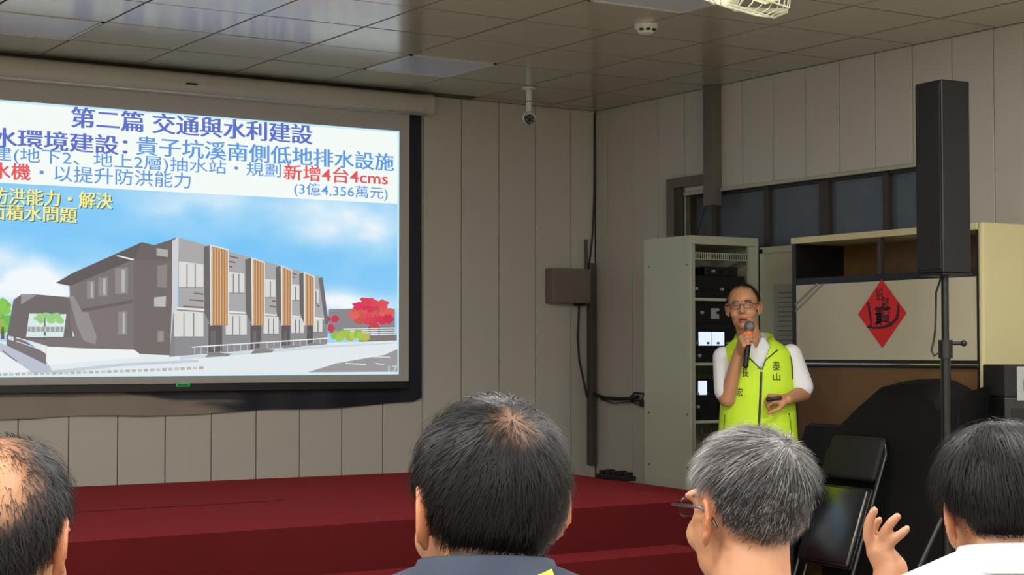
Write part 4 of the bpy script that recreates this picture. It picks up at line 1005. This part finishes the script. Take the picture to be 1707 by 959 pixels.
# left: thin hair, bare crown
Hl = dict(line=line_full, fade=0.03, thick=0.008, colour=tint((40, 38, 40), 0.3), scalp=(76, 62, 52), crown=(0.0, -0.05, 0.105), length=0.022, lift=0.14, mess=0.28, bald=[((0.022, -0.088, 0.058), 0.058, 0.93), ((0, -0.04, 0.105), 0.045, 0.55)], stray=0.10)
seated('seated man with a bare crown and short dark grey side hair', 0, 730, 2.0, math.radians(-6), math.radians(12), 0.0, 0.09, Hl, 9000, 5, M['greyshirt'], hs=1.0)
# grey-haired man with spectacles
def grey_col(P, r):
    f = smooth01((P[:, 1] + 0.035) / 0.07) * 0.9 + 0.30 * (r.rand(len(P)) < 0.22) + 0.10 * smooth01((P[:, 2] - 0.05) / 0.05)
    f = np.clip(f, 0, 1)[:, None]; return np.array(lin((46, 43, 45))) * (1 - f) + np.array(lin((190, 186, 186))) * f
Hg = dict(line=[-0.062, -0.058, -0.042, -0.01, 0.03, 0.0, 0.0, 0.05, 0.075], fade=0.060, thick=lambda P: 0.003 + 0.013 * smooth01((P[:, 2] - 0.035) / 0.05), colour=grey_col, scalp=(92, 80, 74), crown=(0.01, -0.07, 0.098), length=lambda p: 0.012 + 0.024 * float(p.z > 0.06), lift=0.06, mess=0.18, mind=0.5)
r_, Mg, nbg = seated('seated grey-haired man with dark spectacles and a close-cropped nape', 1243, 724, 2.5, math.radians(29), math.radians(-2), 0.0, 0.115, Hg, 12000, 8, M['paleshirt'], hs=0.97, sw=0.8)
spectacles(r_, Mg, M['spectacle'])
# right: thick black hair, white shirt, raised hand
def raise_hand(b, arms, nb_, D):
    def Lp(px, py, dd=0.0):
        return Vector(((px - 1662) / 2841 * (D + dd), dd, 1.4 - (py - 588) * (D + dd) / 2841))
    q = 0.16
    sh = arms[-1][0]; el = Vector((-0.165, 0.10, nb_ - 0.33)); wr_ = Lp(1528, 948, q)
    ch = lambda pts, r0: b.limb([Lp(x, y, q + z) for x, y, z in pts], [r0, r0 * 0.97, r0 * 0.9, r0 * 0.76][:len(pts)], 12)
    for (x, y, z), r0 in (((1512, 930, 0), 0.019), ((1503, 918, 0.0), 0.016), ((1518, 917, 0.0), 0.016), ((1526, 932, -0.005), 0.018), ((1500, 906, 0.004), 0.0125)): b.ball(Lp(x, y, q + z), r0)
    b.limb([Lp(1528, 948, q), Lp(1512, 920, q)], [0.024, 0.019])
    ch([(1498, 914, 0), (1489, 892, -0.004), (1490, 868, -0.010), (1497, 850, -0.016)], 0.0096)
    ch([(1504, 908, 0.012), (1502, 888, 0.016), (1507, 872, 0.014), (1512, 866, 0.008)], 0.0088)
    ch([(1509, 905, 0.0), (1516, 885, -0.008), (1527, 869, -0.012), (1537, 860, -0.010)], 0.0092)
    ch([(1517, 914, -0.004), (1529, 899, -0.012), (1543, 888, -0.014), (1553, 880, -0.010)], 0.0088)
    ch([(1518, 928, 0.016), (1511, 912, 0.030), (1506, 900, 0.034)], 0.0090)
    arms[-1] = (sh, el, wr_); return arms
Hr = dict(line=[-0.062, -0.058, -0.045, -0.005, 0.036, 0.0, 0.0, 0.055, 0.078], fade=0.022, thick=lambda P: 0.003 + 0.016 * smooth01((P[:, 2] - 0.012) / 0.035), colour=lambda P, r: np.array(lin((22, 20, 22))) * (1 + 0.9 * (r.rand(len(P), 1) < 0.12)), scalp=(40, 34, 32), crown=(-0.01, -0.03, 0.115), length=lambda p: 0.012 + 0.036 * float(p.z > 0.02), lift=0.05, mess=0.14)
seated('seated man with thick black hair, white shirt and one raised hand', 1662, 718, 2.62, math.radians(4), math.radians(8), math.radians(-3), 0.062, Hr, 12000, 11, M['whiteshirt'], extra_body=raise_hand, hs=1.0, voxel=0.004)

# ---- the speaker
SD = 8.6; K = SD / 2841
spos = CAM + Vector((_c, -_s, 0)) * ((1262 - 853.5) * K) + Vector((_s, _c, 0)) * SD
root = thing('person', 'standing man in lime vest over white shirt speaking into a microphone', 'person', (spos.x, spos.y, 0), -YAW)
def S(px, py, y=0.0): return Vector(((px - 1262) * K, y, 1.4 - (py - 588) * K))
Hs = dict(line=[-0.035, -0.03, -0.02, 0.0, 0.034, 0.012, 0.045, 0.082, 0.092], fade=0.014, thick=0.008, colour=tint((30, 26, 26), 0.2), scalp=(36, 30, 28), crown=(0.0, -0.06, 0.105), length=0.014, lift=0.1, mess=0.25)
hp = S(1238, 513, -0.03)
Mh = Matrix.Translation(hp) @ Matrix.Rotation(PI - math.radians(12), 4, 'Z') @ Matrix.Rotation(math.radians(3), 4, 'Y') @ Matrix.Rotation(math.radians(3), 4, 'X') @ Matrix.Scale(0.985, 4)
b = MB(); head_prims(b, Mh)
b.limb([Mh @ Vector((0, -0.012, -0.05)), S(1254, 578, 0.01)], [0.054, 0.060])
def storso(g, e):
    g.loft([(0, 0, 0.86, 0.165 + e, 0.115 + e), (0, 0, 1.0, 0.16 + e, 0.112 + e), (0.004, 0, 1.2, 0.162 + e, 0.115 + e), (0.0, 0.0, 1.33, 0.165 + e, 0.11 + e), (-0.004, 0.005, 1.41, 0.15 + e, 0.09 + e), (-0.012, 0.01, 1.45, 0.10 + e, 0.07 + e), (-0.02, 0.01, 1.475, 0.062 + e, 0.058 + e)], 32)
storso(b, 0)
RS, LS = S(1206, 596, 0.0), S(1318, 592, 0.0)
RE, LE = S(1207, 664, -0.10), S(1337, 655, -0.02)
MIC = S(1234, 572, -0.235)                      # where the right hand closes on the microphone
RW = MIC + Vector((-0.030, 0.055, -0.045)); LW = S(1303, 664, -0.175)
b.limb([RS, RE, RW], [0.042, 0.042, 0.028]); b.limb([LS, LE, LW], [0.042, 0.042, 0.028])
hand(b, RW, (0.05, -0.75, 0.55), (1.0, 0.25, 0.1), (0, 0.4, 0.9), (0.75, 1.05, 0.8), 0.98, (0.8, 0.6))
hand(b, LW, (-0.93, -0.20, 0.02), (0.1, 0.55, -0.8), (0, -0.75, 0.6), (0.9, 1.2, 0.8), 1.0, (0.25, 0.2))
for s in (-1, 1):
    b.limb([(s * 0.09, 0, 0.88), (s * 0.105, -0.01, 0.48), (s * 0.11, 0.02, 0.09)], [0.085, 0.06, 0.042]); b.limb([(s * 0.115, 0.02, 0.05), (s * 0.13, -0.12, 0.035)], [0.038, 0.032])
me = remesh(b, 0.0042, 3); paint_body(me, Mh, Hs, Hs['scalp'], True); link('body', me, M['skin'], root, 180, True)
make_hair(root, Mh, Hs, 5000, 21, 0.0008)
spectacles(root, Mh, M['spectacle'])
g = MB(); storso(g, 0.012)
for A_, B_, u in ((RS, RE, 0.80), (LS, LE, 0.84)): g.limb([A_ + Vector((0, 0, 0.0)), A_.lerp(B_, u * 0.5), A_.lerp(B_, u)], [0.056, 0.059, 0.062])
shm = remesh(g, 0.0055, 6); bmv = bmesh.new(); bmv.from_mesh(shm)
bmesh.ops.delete(bmv, geom=[v for v in bmv.verts if v.co.z > 1.484 or (v.co.y < -0.02 and v.co.z > 1.425 and abs(v.co.x + 0.018) < (v.co.z - 1.425) * 0.55)], context='VERTS')
bmv.to_mesh(shm); bmv.free(); link('shirt', shm, M['whiteshirt'], root, 180, True)
g = MB(); storso(g, 0.028)
g.loft([(0.0, 0, 0.865, 0.170, 0.12), (0.0, 0, 0.885, 0.196, 0.145), (0.0, 0, 0.93, 0.204, 0.152), (0.0, 0, 1.05, 0.196, 0.146), (0.004, 0, 1.2, 0.188, 0.14), (0, 0, 1.3, 0.182, 0.13)], 32)
vm = remesh(g, 0.008, 5)
# open neck: cut a V out of the front and the neck hole
bmv = bmesh.new(); bmv.from_mesh(vm); ZT = S(0, 616).z; ZX = (1262 - 1262) * K
dead = [v for v in bmv.verts if (v.co.y < -0.02 and v.co.z > ZT and abs(v.co.x - ZX + 0.01) < (v.co.z - ZT) * 0.50) or (v.co.z > 1.478)]
bmesh.ops.delete(bmv, geom=dead, context='VERTS')
for v in bmv.verts:
    f_ = noise.noise(Vector((v.co.x * 9, v.co.y * 9, v.co.z * 5))) * 0.006 * min(1, max(0, (1.4 - v.co.z) * 5)); v.co += v.normal * f_
bmv.to_mesh(vm); bmv.free()
vest = link('vest', vm, M['lime'], root, 180, True)
vb = BVHTree.FromPolygons([v.co[:] for v in vm.vertices], [p.vertices[:] for p in vm.polygons])
def on_vest(x, z, out=0.002):
    hit = vb.ray_cast(Vector((x, -1, z)), Vector((0, 1, 0)))
    return Vector((x, hit[0].y - out, z)) if hit[0] and hit[0].y < 0.03 else None
def ribbon(name, pts, wd, m, out=0.0025):
    b = MB(); L_ = []
    n_ = len(pts)
    for i, (x, z) in enumerate(pts):
        a = Vector((pts[max(i - 1, 0)][0], pts[max(i - 1, 0)][1])); c = Vector((pts[min(i + 1, n_ - 1)][0], pts[min(i + 1, n_ - 1)][1])); d = (c - a).normalized()
        nx, nzv = -d.y * wd, d.x * wd
        p, q = on_vest(x + nx, z + nzv, out), on_vest(x - nx, z - nzv, out)
        if p is None or q is None: continue
        L_.append((b.bm.verts.new(p), b.bm.verts.new(q), b.bm.verts.new(p + Vector((0, 0.006, 0))), b.bm.verts.new(q + Vector((0, 0.006, 0)))))
    for i in range(len(L_) - 1):
        A, B_ = L_[i], L_[i + 1]
        for f_ in ((A[0], A[1], B_[1], B_[0]), (A[0], B_[0], B_[2], A[2]), (A[1], A[3], B_[3], B_[1])): b.bm.faces.new(f_)
    b.build(name, m, vest, True, True)
def px2(pts, k=10):
    o = []
    for (a, b) in zip(pts[:-1], pts[1:]):
        for i in range(k): u = i / k; o.append((a[0] + (b[0] - a[0]) * u, a[1] + (b[1] - a[1]) * u))
    o.append(pts[-1]); return [(S(x, y).x, S(x, y).z) for x, y in o]
ribbon('zip', px2([(1262, 615), (1260, 660), (1257, 705), (1255, 742)]), 0.006, M['black'])
ribbon('neck_piping', px2([(1262, 616), (1250, 604), (1240, 594)]), 0.003, M['black']); ribbon('neck_piping', px2([(1263, 616), (1270, 600), (1284, 589), (1292, 583)]), 0.003, M['black'])
ribbon('armhole_piping', px2([(1197, 572), (1201, 590), (1206, 606), (1209, 618)]), 0.004, M['black']); ribbon('armhole_piping', px2([(1313, 562), (1315, 590), (1316, 612), (1317, 632)]), 0.004, M['black'])
ribbon('pocket_seam', px2([(1310, 688), (1312, 705), (1313, 722)]), 0.0022, M['limedark']); ribbon('pocket_seam', px2([(1205, 690), (1204, 705), (1203, 720)]), 0.0022, M['limedark'])
for x, y in ((1309, 689), (1310, 722)): q = on_vest(S(x, y).x, S(x, y).z); MB().ball(q, 0.004, 8, 6).build('snap', M['black'], vest, True, True)
def vest_text(s, x0, x1, y0, y1):
    v, fs = fit_text(s, 0.006, S(x0, 0).x, S(x1, 0).x, S(0, y1).z, S(0, y0).z)
    me = bpy.data.meshes.new('embroidered_lettering'); me.from_pydata([tuple(on_vest(p[0], p[2], 0.003) or (p[0], -0.15, p[2])) for p in v], [], fs); link('embroidered_lettering', me, M['ink'], vest, False, True)
vest_text('泰', 1281, 1294, 602, 618); vest_text('山', 1281, 1294, 621, 634)
vest_text('區', 1232, 1241, 600, 612); vest_text('長', 1231, 1241, 613, 628); vest_text('宏', 1222, 1232, 646, 660)
# raised collars
def collar_strip(name, m, r0, r1, z0, z1, a0, a1, cx, cy, out):
    b = MB(); R_ = []
    for k in range(25):
        a = a0 + (a1 - a0) * k / 24; ca, sa = math.cos(a), math.sin(a); e = abs(k - 12) / 12.0
        zt = z1 - 0.030 * e ** 2
        R_.append([b.bm.verts.new((cx + r0 * ca, cy + r0 * sa * 0.95, z0 - 0.012 * e ** 3)), b.bm.verts.new((cx + (r0 + r1) / 2 * ca, cy + (r0 + r1) / 2 * sa * 0.95, zt)), b.bm.verts.new((cx + (r0 + out) * ca, cy + (r0 + out) * sa * 0.95, z0 - 0.014 - 0.016 * e))])
    for k in range(24):
        for j in range(2): b.bm.faces.new((R_[k][j], R_[k + 1][j], R_[k + 1][j + 1], R_[k][j + 1]))
    b.build(name, m, vest if m is M['lime'] else root, 180, True)
collar_strip('shirt_collar', M['whiteshirt'], 0.068, 0.064, 1.462, 1.502, -PI * 0.42, PI * 1.42, -0.018, 0.006, 0.020)
collar_strip('vest_collar', M['lime'], 0.096, 0.090, 1.462, 1.505, -PI * 0.30, PI * 1.30, -0.014, 0.008, 0.020)
g = MB().loft([(0, 0, 0.80, 0.17, 0.125), (0, 0, 0.88, 0.178, 0.128), (0, 0, 0.93, 0.172, 0.124)], 28)
for s in (-1, 1): g.limb([(s * 0.09, 0, 0.86), (s * 0.105, -0.005, 0.48), (s * 0.11, 0.02, 0.07)], [0.098, 0.078, 0.066])
link('trousers', remesh(g, 0.011, 4), M['trousers'], root, 180, True)
for s in (-1, 1): MB().loft([(s * .122, -.045, .0, .045, .135), (s * .122, -.045, .03, .047, .137), (s * .118, -.02, .075, .042, .10), (s * .113, .012, .11, .038, .055)], 20).build('shoe', M['leather'], root, 40, True)
# microphone and clicker
WM = MW[root.name]
t = thing('microphone', 'black handheld microphone with orange band held to the mouth', 'microphone', WM @ (MIC + Vector((0.004, 0, -0.12))))
m0, m1 = WM @ S(1232, 609, -0.235), WM @ S(1237, 560, -0.235); dv = (m1 - m0).normalized()
MB().cone(m0, m1, 0.0135, 0.0175, 20).ball(m0, 0.0135).build('handle', M['black'], t, 30)
MB().cone(m1, m1 + dv * 0.020, 0.019, 0.0205, 20).build('band', M['orange'], t, 30)
MB().cone(m1 + dv * 0.020, m1 + dv * 0.032, 0.0195, 0.0255, 20).ball(m1 + dv * 0.045, 0.0265, 20, 14).build('grille', M['grille'], t, True)
t = thing('presentation_clicker', 'small black presentation clicker in the speaking man\'s lower hand', 'remote control', WM @ S(1276, 664, -0.2))
c0, c1 = WM @ S(1290, 661, -0.225), WM @ S(1268, 664, -0.235)
MB().cone(c0, c1, 0.009, 0.0105, 14).ball(c1, 0.0105).build('body', M['black'], t, 30)
q = c1.lerp(c0, 0.35) + Vector((0, 0, 0.0095)); MB().ball(q, (0.005, 0.005, 0.002)).build('button', M['grey'], t, True)
